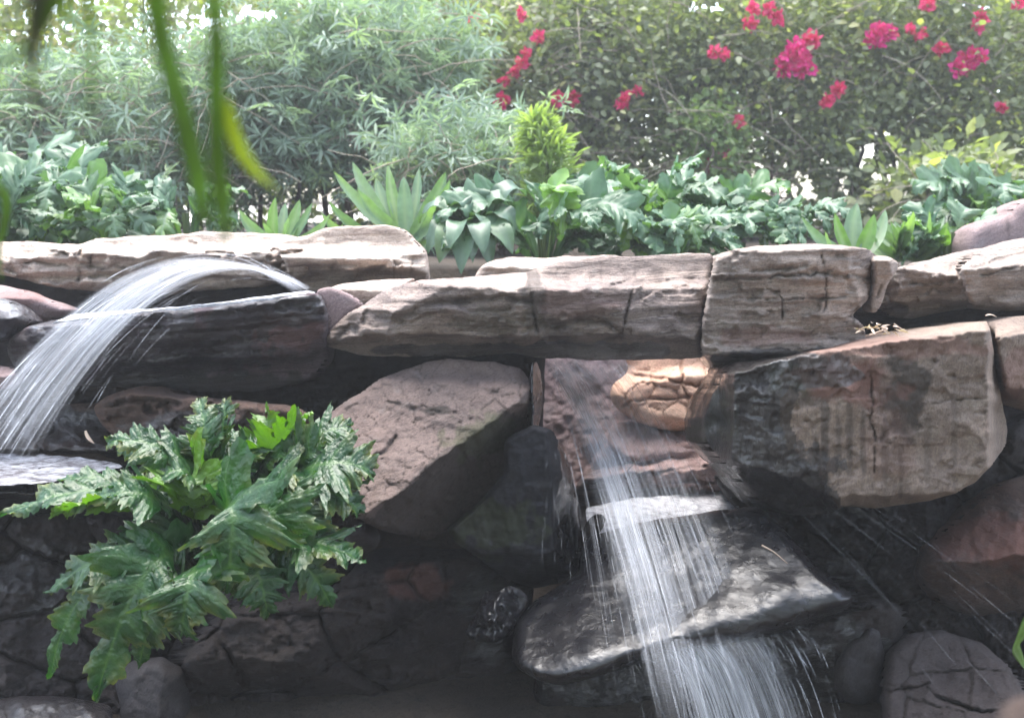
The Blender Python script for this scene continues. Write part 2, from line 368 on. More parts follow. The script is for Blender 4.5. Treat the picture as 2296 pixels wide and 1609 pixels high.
    at_ = {}
    full = lambda a_: np.concatenate([a_, a_[~bnd]], 0)
    at_['wet'] = full(blobs(px, py, wet, seed+30, 0.6)) if wet else np.zeros(len(verts))
    at_['stain_shade'] = full(blobs(px, py, stain_shade, seed+31, 0.9, 30)) if stain_shade else np.zeros(len(verts))
    at_['moss'] = full(blobs(px, py, moss, seed+32, 1.1, 22))*0.8 if moss else np.zeros(len(verts))
    at_['rust'] = full(blobs(px, py, rust, seed+33, 0.7, 40))*0.8 if rust else np.zeros(len(verts))
    at_['crack'] = np.clip(full(crk), 0, 1)*0.8
    o = mesh_obj(name, verts, faces, mat, attrs=at_)
    return tag(o, label, cat, group)

# ------------------------------------------------------------------ ground: low pool floor, planted bank behind the rocks, out to the horizon
def build_ground():
    N = NT('garden_soil'); tc = N.n('ShaderNodeTexCoord').outputs['Object']
    a = N.noise(tc, 2.5, 6, 0.65); b = N.noise(tc, 35, 5, 0.7)
    col = N.mix(N.ramp(a, (0.35, 0.65)), (0.045, 0.033, 0.024), (0.07, 0.052, 0.038)); col = N.mix(N.math('MULTIPLY', N.ramp(b, (0.5, 0.65)), 0.7), col, (0.03, 0.022, 0.016))
    p = N.n('ShaderNodeBsdfPrincipled'); N.l(col, p.inputs['Base Color']); p.inputs['Roughness'].default_value = 0.95
    bp = N.n('ShaderNodeBump'); bp.inputs['Distance'].default_value = 0.03; N.l(b, bp.inputs['Height']); N.l(bp.outputs[0], p.inputs['Normal']); N.l(p.outputs[0], N.out.inputs[0])
    xs = np.concatenate([[-600, -200, -60, -20, -10], np.arange(-6, 6.01, 0.12), [10, 20, 60, 200, 600]])
    ys = np.concatenate([[-300, -80, -20, -6, -2, 0, 1, 2, 3, 3.8], np.arange(4.2, 12.01, 0.12), [14, 18, 26, 50, 120, 400, 900]])
    X, Y = np.meshgrid(xs, ys)
    ramp = np.clip((Y-4.62)/0.3, 0, 1); ramp = ramp*ramp*(3-2*ramp)
    Z = ramp*1.30 + 0.035*fbm(X*1.3, Y*1.3, 0, 3, 4)*np.clip((14-Y)/4, 0, 1)
    v = np.stack([X, Y, Z], -1).reshape(-1, 3); nx = len(xs); q = np.arange(len(v)).reshape(len(ys), nx)
    F = np.stack([q[:-1, :-1].ravel(), q[:-1, 1:].ravel(), q[1:, 1:].ravel(), q[1:, :-1].ravel()], 1)
    o = mesh_obj('ground', v, F, N.m, origin=np.zeros(3)); tag(o, kind='structure')
build_ground()
def build_gap_backing():  # pale sheet added behind the hedge to make its low gaps bright
    N = NT('pale_gap_backing'); tc = N.n('ShaderNodeTexCoord').outputs['Object']; p = N.n('ShaderNodeBsdfPrincipled')
    N.l(N.mix(N.noise(tc, 3, 4), (0.55, 0.50, 0.44), (0.68, 0.64, 0.58)), p.inputs['Base Color']); p.inputs['Roughness'].default_value = 0.9; N.l(p.outputs[0], N.out.inputs[0])
    v = [(-40, 14.2, 1.33), (40, 14.2, 1.33), (40, 60, 1.33), (-40, 60, 1.33)]
    tag(mesh_obj('gap_backing', v, [(0, 1, 2, 3)], N.m, smooth=False, origin=np.zeros(3)), kind='structure')
build_gap_backing()

# ------------------------------------------------------------------ the rocks
R_ = math.radians
# back row, sunlit slabs behind the upper basin
rock('rock_slab', 'long pale layered slab at the back left, behind the arching water', [(-120, 542), (0, 541), (60, 543), (120, 546), (190, 546), (215, 536), (330, 529), (460, 520), (520, 522), (640, 526), (690, 560), (690, 620), (600, 640), (440, 655), (300, 667), (200, 652), (100, 641), (20, 620), (-120, 612)],
     4.05, 0.5, M_PALE, R=12, planes=[(0, 575, 0.0, 0.12, 0.0), (0, 572, -0.01, -1.1, 0.0), (0, 640, 0.02, 0.5, -0.06)], amp=0.035, strata=0.045, sang=R_(2), sper=22, chip=0.06, jag=6, seed=11,
     cracks=[([(210, 540), (205, 590)], 4, 0.05), ([(60, 585), (190, 600)], 4, 0.03), ([(200, 600), (450, 590), (520, 570)], 4, 0.05), ([(180, 600), (175, 640)], 3, 0.03)], stain_shade=[(760, 590, 60, 12, 0.5)])
rock('rock_slab', 'bleached flat-topped layered slab with a dark undercut, right of the long pale slab', [(610, 545), (690, 528), (730, 511), (860, 502), (903, 512), (925, 535), (950, 560), (958, 600), (960, 640), (900, 650), (800, 650), (700, 655), (660, 640), (640, 590)],
     3.98, 0.5, M_PALE, R=10, planes=[(0, 590, 0.0, 0.12, 0.0), (0, 566, 0.01, -1.3, 0.0), (0, 597, 0.0, 0.9, 0.02), (905, 0, 0.25, 0.0, 0.02)], amp=0.025, strata=0.04, sang=R_(1), sper=14, chip=0.06, jag=5, seed=12,
     cracks=[([(640, 545), (760, 540), (925, 543)], 3, 0.04), ([(650, 603), (700, 598), (860, 602)], 9, 0.09), ([(880, 560), (890, 600), (880, 640)], 3, 0.04), ([(930, 560), (920, 610), (925, 640)], 3, 0.04)])
rock('rock_slab', 'low bleached slab peeping over the back of the long beam rock', [(1060, 640), (1068, 605), (1090, 588), (1150, 574), (1240, 578), (1300, 572), (1390, 570), (1400, 640)],
     3.98, 0.4, M_PALE, R=14, planes=[(0, 600, 0, 0.1, 0), (0, 600, 0.0, -1.2, 0.0)], amp=0.02, strata=0.02, sper=22, seed=13)
rock('boulder', 'pinkish grey boulder at the top right edge, among the acanthus', [(2168, 600), (2172, 552), (2180, 515), (2215, 492), (2262, 482), (2285, 455), (2330, 440), (2400, 430), (2400, 600)],
     4.5, 0.5, M_PINK, R=26, planes=[(2260, 0, -0.12, 0.1, 0.0), (2260, 0, 0.15, 0.0, 0.0), (0, 520, 0, -0.5, 0)], amp=0.03, seed=14, cracks=[([(2262, 480), (2255, 560)], 5, 0.05)])
rock('rock_slab', 'white topped slab rising to the right edge, split by a step from its neighbour', [(2150, 606), (2165, 585), (2200, 568), (2320, 536), (2420, 520), (2420, 700), (2320, 694), (2230, 696), (2178, 692), (2162, 640)],
     3.52, 0.5, M_BEAM2, R=12, planes=[(2200, 640, 0.02, 0.1, 0.0), (2200, 596, 0.0, -0.75, 0.0), (0, 680, 0, 0.5, 0.05)], amp=0.025, strata=0.02, sang=R_(-12), sper=30, seed=15, cracks=[([(2170, 600), (2300, 565)], 4, 0.04), ([(2200, 620), (2300, 590)], 3, 0.03)])
rock('rock_slab', 'long sloping slab with a white top, just right of the funnel shaped stone', [(1968, 640), (1985, 612), (2040, 594), (2100, 584), (2160, 570), (2215, 556), (2280, 548), (2230, 640), (2175, 690), (2100, 704), (2040, 716), (1990, 708), (1965, 690)],
     3.62, 0.45, M_BEAM2, R=12, planes=[(2100, 640, 0.0, 0.15, 0.0), (2100, 605, 0.08, -0.9, 0.0), (0, 672, 0, 0.6, 0.04), (2020, 0, -0.25, 0, 0.0)], amp=0.025, strata=0.025, sang=R_(-10), sper=30, chip=0.02, seed=16,
     cracks=[([(1990, 640), (2080, 632), (2165, 620)], 7, 0.06)], wet=[(2000, 700, 50, 30, 0.6)])
rock('mortar_wedge', 'small grey funnel shaped stone wedged between the beam rock and the right slab', [(1953, 574), (1990, 573), (2018, 588), (2012, 606), (1990, 636), (1982, 668), (1968, 700), (1948, 704), (1950, 680), (1958, 640), (1960, 610)],
     3.44, 0.2, M_BEAM2, R=10, planes=[(1985, 600, 0.0, 0.1, 0), (0, 585, 0, -0.8, 0), (1990, 0, 0.5, 0, 0.0)], amp=0.008, jag=2, sm=2, step=3, seed=17, cracks=[([(1978, 638), (1968, 662)], 4, 0.04)], cat='rock')

# beam row
rock('beam_rock', 'long left half of the rock beam, tapering to a point at its left end',
     [(728, 776), (733, 752), (752, 728), (790, 697), (870, 648), (940, 627), (1010, 622), (1100, 616), (1180, 612), (1215, 600), (1260, 586), (1345, 575), (1480, 572), (1560, 569), (1600, 568), (1598, 640), (1580, 690), (1577, 760), (1580, 802), (1450, 806), (1330, 806), (1205, 802), (1150, 792), (1040, 800), (900, 800), (800, 795)],
     3.42, 0.5, M_BEAM, R=14, planes=[(0, 690, 0.0, 0.06, 0.0), (0, 628, 0.012, -0.85, 0.0), (0, 748, 0.0, 0.9, 0.0), (900, 700, -0.12, -0.16, 0.0), (1330, 0, 0.03, 0, -0.01)], amp=0.026, fs=110, strata=0.017, sang=R_(-3), sper=24, jag=5, chip=0.02, seed=21,
     cracks=[([(1598, 568), (1590, 625), (1578, 690), (1572, 790)], 6, 0.07), ([(1345, 636), (1430, 633), (1600, 620)], 4, 0.07), ([(1420, 636), (1405, 690), (1398, 760)], 3, 0.035), ([(1345, 575), (1347, 636)], 3, 0.04), ([(1425, 575), (1424, 634)], 2.5, 0.025), ([(1184, 612), (1188, 660), (1205, 740)], 5, 0.03),
             ([(800, 735), (870, 715), (960, 700)], 12, 0.05), ([(930, 690), (1000, 672), (1120, 668), (1190, 678)], 8, 0.045), ([(760, 760), (780, 735)], 9, 0.04), ([(1240, 735), (1300, 715), (1360, 720), (1400, 748)], 9, 0.035), ([(1250, 770), (1330, 772), (1400, 752)], 7, 0.04)],
     stain_shade=[(1195, 690, 22, 90, 0.55), (1240, 745, 60, 24, 0.45)], wet=[(1280, 790, 220, 26, 0.9), (1010, 785, 200, 16, 0.7)], moss=[(1100, 720, 90, 30, 0.35)], rust=[(1300, 680, 90, 40, 0.3)])
rock('beam_rock', 'right half of the rock beam, grey and evenly banded, ending beside the funnel shaped stone',
     [(1598, 600), (1606, 572), (1650, 556), (1720, 551), (1800, 547), (1880, 548), (1956, 560), (1962, 590), (1948, 612), (1960, 640), (1946, 672), (1906, 706), (1936, 730), (1945, 770), (1900, 795), (1800, 806), (1720, 815), (1690, 832), (1655, 846), (1615, 830), (1590, 806), (1574, 790), (1576, 720), (1584, 670)],
     3.40, 0.5, M_BEAM2, R=11, planes=[(1750, 680, 0.01, 0.06, 0.0), (0, 590, -0.02, -0.9, 0.0), (0, 757, -0.02, 1.0, 0.0), (1920, 0, 0.30, 0.0, 0.0)], amp=0.022, strata=0.02, sang=R_(-1), sper=24, jag=4, chip=0.02, seed=22,
     cracks=[([(1600, 626), (1680, 622), (1790, 616)], 4, 0.06), ([(1790, 612), (1850, 612), (1948, 622)], 5, 0.05), ([(1725, 650), (1752, 668), (1756, 716)], 2.2, 0.03), ([(1840, 570), (1858, 640), (1850, 700)], 2.0, 0.02), ([(1690, 606), (1760, 600), (1810, 590)], 7, 0.035), ([(1950, 655), (1905, 706)], 6, 0.06), ([(1640, 668), (1760, 672), (1900, 664)], 3, 0.03)],
     wet=[(1750, 815, 200, 34, 0.8)], rust=[(1700, 755, 120, 22, 0.5)])
# basin rim and neighbours
rock('rock_slab', 'wet dark purple slab forming the rim of the upper left basin, under the water arch', [(14, 790), (20, 758), (62, 730), (150, 713), (300, 702), (460, 690), (560, 676), (650, 661), (708, 651), (722, 664), (738, 715), (733, 752), (735, 800), (700, 850), (560, 880), (400, 874), (200, 866), (90, 856), (38, 830)],
     3.45, 0.55, M_DARKWET, R=13, planes=[(400, 740, 0.02, 0.13, 0.0), (160, 719, -0.28, -2.5, 0.0), (400, 800, 0.05, 0.8, 0.03), (120, 0, -0.12, 0.0, 0.0)], amp=0.028, strata=0.018, sang=R_(-5), sper=20, jag=4, seed=31, chip=0.015, rip=0.006,
     cracks=[([(240, 815), (400, 800), (560, 790)], 5, 0.03), ([(500, 765), (640, 745)], 4, 0.02), ([(380, 845), (520, 812), (700, 800)], 6, 0.03)],
     wet=[(260, 780, 330, 110, 1.0), (620, 700, 150, 40, 0.75), (180, 850, 200, 40, 0.9)], stain_shade=[(450, 860, 300, 28, 0.8)], rust=[(650, 740, 80, 40, 0.35)])  # dark band along the slab's lower edge
rock('rock', 'small pink angular stone between the dark rim slab and the beam rock', [(706, 650), (740, 641), (790, 662), (818, 684), (770, 712), (740, 756), (728, 778), (734, 720), (722, 684)], 3.50, 0.25, M_PINK, R=10, planes=[(0, 700, 0.1, 0.1, 0.0), (0, 668, 0, -0.5, 0)], amp=0.01, jag=2, seed=32)
rock('rock', 'sandy smooth wedge stone behind the small pink angular stone', [(728, 652), (760, 637), (850, 627), (935, 624), (900, 650), (850, 690), (800, 700)], 3.70, 0.25, M_PALE, R=14, planes=[(0, 660, 0, 0.05, 0), (0, 650, 0, -0.7, 0)], amp=0.008, jag=3, seed=33)
rock('boulder', 'pink tan boulder at the left edge below the long pale slab', [(-80, 640), (0, 637), (50, 652), (110, 672), (158, 696), (120, 712), (80, 724), (-80, 740)], 3.72, 0.4, M_PINK, R=22, planes=[(0, 690, 0.15, 0.1, 0), (0, 670, 0.1, -0.6, 0)], amp=0.015, seed=34, rust=[(40, 670, 80, 20, 0.5)])
rock('boulder', 'bluish wet boulder cut by the left edge beside the dark rim slab', [(-80, 664), (0, 668), (40, 690), (72, 722), (40, 745), (20, 770), (-80, 775)], 3.50, 0.35, M_DARKWET, R=22, planes=[(0, 720, 0.15, 0.1, 0), (0, 710, 0.1, -0.7, 0)], amp=0.012, seed=35, wet=[(0, 720, 100, 60, 1)])
rock('rock', 'small pink stone at the left edge just below the bluish boulder', [(-60, 815), (0, 818), (28, 822), (42, 836), (30, 858), (0, 874), (-60, 880)], 3.42, 0.25, M_PINK, R=12, planes=[(0, 850, 0.1, 0.1, 0), (0, 838, 0.1, -0.5, 0)], amp=0.01, seed=36)

# left recess
rock('rock_shelf', 'broad wet tan shelf where the left water jet lands', [(-80, 905), (40, 895), (160, 905), (260, 900), (330, 930), (420, 960), (330, 1000), (260, 1014), (120, 1018), (-80, 1018)], 3.5, 0.6, M_BROWN, R=22, planes=[(0, 1000, 0.02, -0.35, 0.0), (0, 1012, 0.0, 0.6, 0.0)], amp=0.02, strata=0.008, sang=R_(3), seed=41, wet=[(80, 980, 280, 80, 0.8)], cells=(120, 60, R_(8), 0.02, 0.07))
rock('boulder', 'brown jagged boulder above the acanthus, left of centre', [(208, 910), (240, 888), (300, 868), (372, 864), (400, 880), (470, 890), (560, 900), (640, 905), (700, 930), (690, 990), (560, 1010), (400, 1000), (260, 980), (225, 950)], 3.42, 0.5, M_BROWN, R=20, planes=[(300, 900, -0.05, 0.08, 0.0), (0, 888, 0.0, -0.8, 0.0), (430, 0, 0.1, -0.1, 0.03)], amp=0.035, strata=0.02, sang=R_(-12), sper=26, chip=0.03, seed=42, wet=[(450, 960, 160, 40, 0.7)], cracks=[([(220, 915), (330, 895), (400, 905)], 7, 0.05)])
rock('rock_slab', 'blue grey water polished slab at the left edge below the landing jet', [(-80, 1024), (60, 1022), (180, 1028), (262, 1036), (330, 1060), (380, 1120), (300, 1190), (100, 1180), (-80, 1190)], 3.30, 0.6, M_BLACK, R=24, planes=[(0, 1090, 0.02, -0.30, 0.0), (0, 1110, 0.0, 0.6, 0.02)], amp=0.02, seed=43, wet=[(120, 1060, 300, 90, 1.2)])
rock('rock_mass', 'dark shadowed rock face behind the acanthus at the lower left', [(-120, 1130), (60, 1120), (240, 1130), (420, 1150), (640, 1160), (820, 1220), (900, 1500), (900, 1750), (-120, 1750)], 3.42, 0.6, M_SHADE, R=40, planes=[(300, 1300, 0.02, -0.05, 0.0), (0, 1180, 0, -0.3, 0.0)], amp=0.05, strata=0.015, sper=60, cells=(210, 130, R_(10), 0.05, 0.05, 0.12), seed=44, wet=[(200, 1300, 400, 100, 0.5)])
rock('boulder', 'grey blue mottled boulder at the bottom left corner', [(-80, 1570), (60, 1558), (160, 1562), (250, 1580), (262, 1640), (262, 1760), (-80, 1760)], 3.05, 0.5, M_GREY, R=30, planes=[(0, 1600, 0, -0.2, 0), ], amp=0.02, seed=45, wet=[(100, 1600, 200, 60, 0.9)])
rock('boulder', 'smooth grey pillar-like boulder below the hanging acanthus leaf, bottom left', [(258, 1510), (300, 1478), (360, 1470), (420, 1500), (440, 1600), (440, 1760), (262, 1760)], 3.16, 0.45, M_DIM, R=40, planes=[(330, 1600, -0.03, -0.04, 0), (360, 0, 0.14, 0, 0.0)], amp=0.014, seed=46)
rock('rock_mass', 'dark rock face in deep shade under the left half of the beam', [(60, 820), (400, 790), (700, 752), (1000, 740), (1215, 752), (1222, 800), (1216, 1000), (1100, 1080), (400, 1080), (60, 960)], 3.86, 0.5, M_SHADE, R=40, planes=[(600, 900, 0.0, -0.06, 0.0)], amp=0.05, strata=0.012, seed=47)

# centre boulders
rock('boulder', 'big pink boulder covered in a grid of cracks, beneath the middle of the beam', [(686, 985), (694, 955), (770, 904), (850, 850), (950, 812), (1010, 804), (1110, 812), (1170, 828), (1194, 862), (1202, 930), (1206, 990), (1188, 1020), (1140, 1080), (1075, 1140), (1010, 1180), (960, 1212), (905, 1198), (850, 1188), (818, 1170), (800, 1120), (760, 1040)],
     3.24, 0.7, M_BOULD, R=16, planes=[(1000, 960, -0.02, -0.15, 0.02), (1030, 1010, 0.40, 0.40, -0.005), (0, 850, 0.02, -0.6, 0.03), (1150, 0, 0.35, 0.0, 0.03)], amp=0.016, strata=0.006, sang=R_(14), sper=26, jag=4, seed=51,
     sm=1, cells=(48, 30, R_(-14), 0.008, 0.05), cracks=[([(870, 905), (950, 918), (990, 925)], 6, 0.02), ([(760, 1060), (870, 1010), (890, 980)], 5, 0.03), ([(1020, 925), (1060, 940)], 9, 0.03), ([(900, 820), (950, 860), (1000, 870)], 3, 0.01)], stain_shade=[(985, 920, 34, 10, 0.8), ([(1130, 918), (1230, 950), (1220, 1240), (900, 1240), (812, 1165), (900, 1095), (1010, 1000)], 0.62)], moss=[(1090, 980, 90, 50, 0.6)])  # polygon darkens the down-facing facet: dirt and painted shade together
rock('boulder', 'wide charcoal boulder with a wet glistening right edge, left of the cascade', [(1130, 985), (1196, 952), (1240, 964), (1266, 1010), (1282, 1062), (1296, 1120), (1294, 1150), (1302, 1196), (1306, 1250), (1296, 1282), (1255, 1305), (1200, 1318), (1130, 1296), (1080, 1256), (1016, 1212), (1000, 1184), (1060, 1140), (1130, 1060)],
     3.36, 0.6, M_BLACK, sm=1, R=14, planes=[(1150, 1150, 0.0, 0.03, 0.02), (1240, 0, 0.45, 0.0, 0.02), (0, 1230, 0.0, 0.3, 0.02), (1120, 0, -0.3, -0.05, 0.02)], amp=0.018, jag=4, seed=52, wet=[(1290, 1130, 40, 190, 1.3), (1200, 1200, 140, 120, 0.35)], moss=[(1120, 1180, 90, 60, 0.5)], strata=0.006, sang=R_(80))
rock('rock', 'thin upright wet rock fin at the left side of the cascade opening', [(1192, 812), (1206, 806), (1214, 850), (1218, 905), (1210, 960), (1196, 985), (1184, 968), (1180, 900), (1186, 850)], 3.36, 0.35, M_BLACK, R=10, planes=[(1195, 0, 0.8, 0, 0), (1195, 0, -0.6, 0, 0)], amp=0.02, jag=5, step=3, seed=53, wet=[(1205, 880, 30, 120, 1.3)])
rock('boulder', 'small round dark stone in the gap below the cracked boulder', [(774, 1196), (790, 1176), (820, 1170), (846, 1184), (856, 1210), (838, 1236), (800, 1240), (778, 1224)], 3.3, 0.25, M_SHADE, R=26, amp=0.008, jag=2, seed=54)
rock('boulder', 'large dark boulder with a mauve top and a rusty patch, low centre left', [(786, 1280), (812, 1246), (850, 1228), (930, 1222), (990, 1228), (1060, 1226), (1140, 1290), (1200, 1312), (1190, 1380), (1150, 1440), (1160, 1500), (1260, 1560), (1290, 1760), (330, 1760), (380, 1560), (430, 1440), (520, 1360), (640, 1330), (740, 1320)],
     3.26, 0.8, M_SHADE, R=40, planes=[(900, 1350, 0.01, -0.07, 0.0), (0, 1268, 0.02, -0.8, 0.0), (0, 1520, 0.0, 0.3, 0.0), (1000, 0, 0.12, 0.02, 0.0)], amp=0.04, strata=0.012, sang=R_(-15), sper=40, chip=0.02, cells=(240, 150, R_(-20), 0.04, 0.04, 0.1), seed=55, rust=[(930, 1305, 70, 44, 0.35)], wet=[(1120, 1380, 100, 120, 0.9)], cracks=[([(988, 1230), (1000, 1300), (990, 1400)], 5, 0.03)])
rock('rock', 'knobbly glistening wet stone tucked left of the glossy black boulder', [(1040, 1420), (1066, 1370), (1090, 1318), (1110, 1330), (1140, 1310), (1180, 1326), (1190, 1345), (1170, 1380), (1150, 1420), (1110, 1440), (1060, 1436)], 3.12, 0.25, M_BLACK, R=14, planes=[(1100, 1380, -0.2, -0.1, 0), (1120, 0, 0.3, 0, 0)], amp=0.05, fs=30, jag=5, step=3, seed=56, wet=[(1110, 1380, 90, 80, 1.3)])

# the opening under the beam
rock('rock_mass', 'mauve rock wall at the back of the cascade opening, behind the falling water', [(1150, 760), (1700, 750), (1760, 900), (1740, 1180), (1500, 1200), (1290, 1190), (1240, 1100), (1180, 1000)], 4.66, 0.3, M_PINK, R=30, planes=[(1400, 900, 0.02, -0.08, 0.0)], amp=0.04, seed=61, wet=[(1350, 950, 200, 200, 0.35)], cracks=[([(1440, 960), (1400, 1060)], 8, 0.05)])
rock('boulder', 'bright orange cracked boulder seen through the opening under the beam', [(1366, 886), (1374, 860), (1402, 842), (1412, 826), (1398, 800), (1420, 782), (1500, 776), (1580, 772), (1640, 780), (1690, 830), (1690, 900), (1650, 950), (1585, 968), (1500, 966), (1430, 948), (1380, 916)],
     4.36, 0.20, M_ORANGE, R=40, planes=[(1520, 880, 0.03, -0.05, 0.0), (0, 850, 0.0, -0.35, 0.0)], amp=0.012, fs=70, jag=3, seed=62, cells=(54, 42, R_(-4), 0.013, 0.045, 0.02),
     cracks=[([(1395, 905), (1450, 892), (1500, 893), (1545, 888)], 3.5, 0.05), ([(1530, 860), (1545, 900), (1538, 960)], 3, 0.04), ([(1405, 838), (1480, 852), (1528, 856), (1535, 790)], 4, 0.05), ([(1528, 858), (1600, 868), (1660, 862)], 3, 0.035)])
rock('rock', 'brown grey stone below the orange boulder', [(1372, 950), (1420, 944), (1500, 962), (1600, 970), (1660, 990), (1620, 1020), (1520, 1030), (1400, 1040), (1362, 1000)], 4.32, 0.25, M_PINK, R=20, planes=[(1480, 990, 0.02, -0.2, 0)], amp=0.02, seed=63, wet=[])
rock('rock_slab', 'layered pink ledge crossing the opening behind the cascade', [(1290, 1088), (1316, 1060), (1380, 1044), (1440, 1022), (1500, 1000), (1570, 984), (1640, 978), (1700, 990), (1740, 1080), (1740, 1104), (1620, 1104), (1500, 1113), (1400, 1122), (1310, 1134), (1285, 1112)],
     4.12, 0.4, M_LEDGE, R=14, planes=[(1500, 1080, 0.0, 0.05, 0.0), (1400, 1058, -0.12, -1.2, 0.0), (0, 1110, 0, 0.4, 0)], amp=0.02, strata=0.03, sang=R_(-8), sper=24, chip=0.03, jag=5, seed=64, wet=[(1380, 1090, 140, 60, 0.5)], cracks=[([(1320, 1084), (1440, 1064), (1580, 1040)], 5, 0.05)])
rock('boulder', 'large glossy black boulder shining under the cascade, lower centre', [(1146, 1465), (1152, 1400), (1196, 1346), (1260, 1310), (1300, 1284), (1306, 1240), (1312, 1204), (1380, 1186), (1440, 1170), (1500, 1160), (1600, 1144), (1690, 1134), (1722, 1148), (1752, 1180), (1800, 1230), (1850, 1290), (1918, 1340), (1900, 1366), (1830, 1388), (1740, 1420), (1640, 1440), (1560, 1448), (1480, 1458), (1400, 1492), (1330, 1520), (1252, 1536), (1200, 1524), (1160, 1496)],
     2.98, 1.3, M_BLACK, R=26, planes=[(1450, 1340, -0.03, -0.17, 0.05), (1500, 1290, 0.0, -0.02, -0.03), (1480, 1215, 0.02, -0.22, 0.05), (1400, 1420, -0.06, -0.20, 0.0), (1230, 0, -0.22, -0.10, 0.02), (1800, 0, 0.12, -0.08, 0.03)], amp=0.03, fs=150, rip=0.0016, soft=0.06, hk=0.88, mic=0.03, oc=3, warp=3.0, strata=0.0, sang=R_(-14), sper=22, jag=4, seed=65, chip=0.0, wet=[(1500, 1330, 560, 280, 1.6)])
rock('rock', 'little round wet knob standing in the white pool', [(1306, 1206), (1312, 1172), (1330, 1152), (1350, 1148), (1360, 1160), (1356, 1180), (1340, 1200), (1330, 1214)], 3.5, 0.14, M_SHADE, R=14, amp=0.006, jag=2, step=3, seed=66)
rock('rock_mass', 'dark dripping rock face under the glossy black boulder', [(1200, 1470), (1330, 1440), (1500, 1400), (1700, 1370), (1900, 1320), (2020, 1360), (2050, 1760), (1180, 1760)], 3.34, 0.5, M_SHADE, R=30, planes=[(1600, 1550, 0, 0.04, 0)], amp=0.03, seed=67, wet=[(1600, 1550, 400, 200, 0.8)])

# right side
rock('block_rock', 'heavy square block with soot streaks, wet black at its left corner',
     [(1578, 985), (1576, 940), (1594, 885), (1634, 826), (1650, 812), (1760, 800), (1880, 778), (1990, 752), (2100, 735), (2215, 716), (2222, 745), (2228, 800), (2236, 850), (2250, 910), (2260, 965), (2256, 1000), (2240, 1022), (2214, 1052), (2190, 1078), (2146, 1106), (2060, 1126), (1960, 1140), (1910, 1130), (1860, 1150), (1800, 1156), (1740, 1146), (1700, 1120), (1640, 1052), (1596, 1010)],
     3.08, 0.7, M_BLOCK, sm=1, R=7, planes=[(1900, 950, -0.02, 0.02, 0.0), (1648, 900, -0.75, 0.0, 0.0), (1860, 792, -0.42, -2.4, 0.0), (1800, 1075, -0.20, 0.52, 0.0), (0, 1110, 0, 0.7, 0.02), (2222, 0, 1.2, 0.0, 0.0)], amp=0.022, fs=100, strata=0.0, jag=5, chip=0.012, seed=71,
     cracks=[([(1953, 840), (1957, 930), (1962, 1060)], 2.2, 0.03), ([(2090, 905), (2180, 892), (2235, 886)], 2.6, 0.025), ([(2216, 730), (2224, 800), (2236, 880)], 5, 0.05)],
     wet=[([(1640, 815), (1760, 800), (1770, 860), (1745, 930), (1760, 1010), (1820, 1060), (1880, 1145), (1700, 1170), (1600, 1010)], 1.3), (1750, 1090, 130, 90, 1.3), (1760, 830, 160, 44, 0.9), (1620, 950, 50, 130, 0.7)], stain_shade=[([(1500, 1000), (1500, 880), (1600, 806), (1780, 796), (1800, 860), (1768, 940), (1790, 1010), (1840, 1060), (1900, 1145), (1700, 1170), (1500, 1030)], 0.82), (1760, 870, 110, 46, 0.55), (2030, 880, 55, 90, 0.75), (1880, 850, 120, 40, 0.4), (1850, 960, 10, 110, 0.6), (1880, 1000, 7, 90, 0.5), (1905, 960, 8, 110, 0.5), (1935, 1010, 7, 90, 0.5), (1985, 990, 8, 110, 0.45), (2020, 1010, 7, 90, 0.4), (1830, 1030, 8, 70, 0.5), (2080, 990, 9, 120, 0.3), (2140, 960, 7, 120, 0.3)],
     moss=[(1800, 850, 70, 30, 0.7), (1620, 930, 30, 70, 0.5)], rust=[(1900, 850, 120, 60, 0.7), (1960, 780, 330, 22, 0.5), (1990, 1000, 60, 80, 0.25)])
rock('boulder', 'brown boulder cut by the right edge, next to the square block', [(2228, 722), (2270, 712), (2400, 700), (2400, 930), (2330, 915), (2280, 900), (2252, 870), (2238, 800)], 3.18, 0.5, M_BLOCK, R=12, planes=[(2290, 800, 0.08, 0.05, 0), (0, 745, 0, -0.9, 0.02), (0, 870, 0, 0.6, 0)], amp=0.03, seed=72, rust=[(2300, 840, 60, 60, 0.5)], cracks=[([(2240, 760), (2296, 740)], 4, 0.03)])
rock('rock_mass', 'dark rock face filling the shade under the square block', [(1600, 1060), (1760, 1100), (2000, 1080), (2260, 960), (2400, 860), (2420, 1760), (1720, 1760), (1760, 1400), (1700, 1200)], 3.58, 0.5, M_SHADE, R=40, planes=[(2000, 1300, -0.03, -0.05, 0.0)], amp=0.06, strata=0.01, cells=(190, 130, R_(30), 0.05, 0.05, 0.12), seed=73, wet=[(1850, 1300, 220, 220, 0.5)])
rock('boulder', 'rusty brown boulder in the shade at the right edge', [(2058, 1270), (2080, 1220), (2130, 1180), (2190, 1130), (2260, 1080), (2400, 1040), (2400, 1420), (2290, 1400), (2200, 1392), (2110, 1350), (2066, 1310)], 3.22, 0.55, M_BROWN, R=60, planes=[(2200, 1250, -0.06, -0.2, 0.0), (0, 1260, 0.0, 0.25, 0.0)], amp=0.03, seed=74, rust=[(2230, 1210, 140, 60, 0.5)])
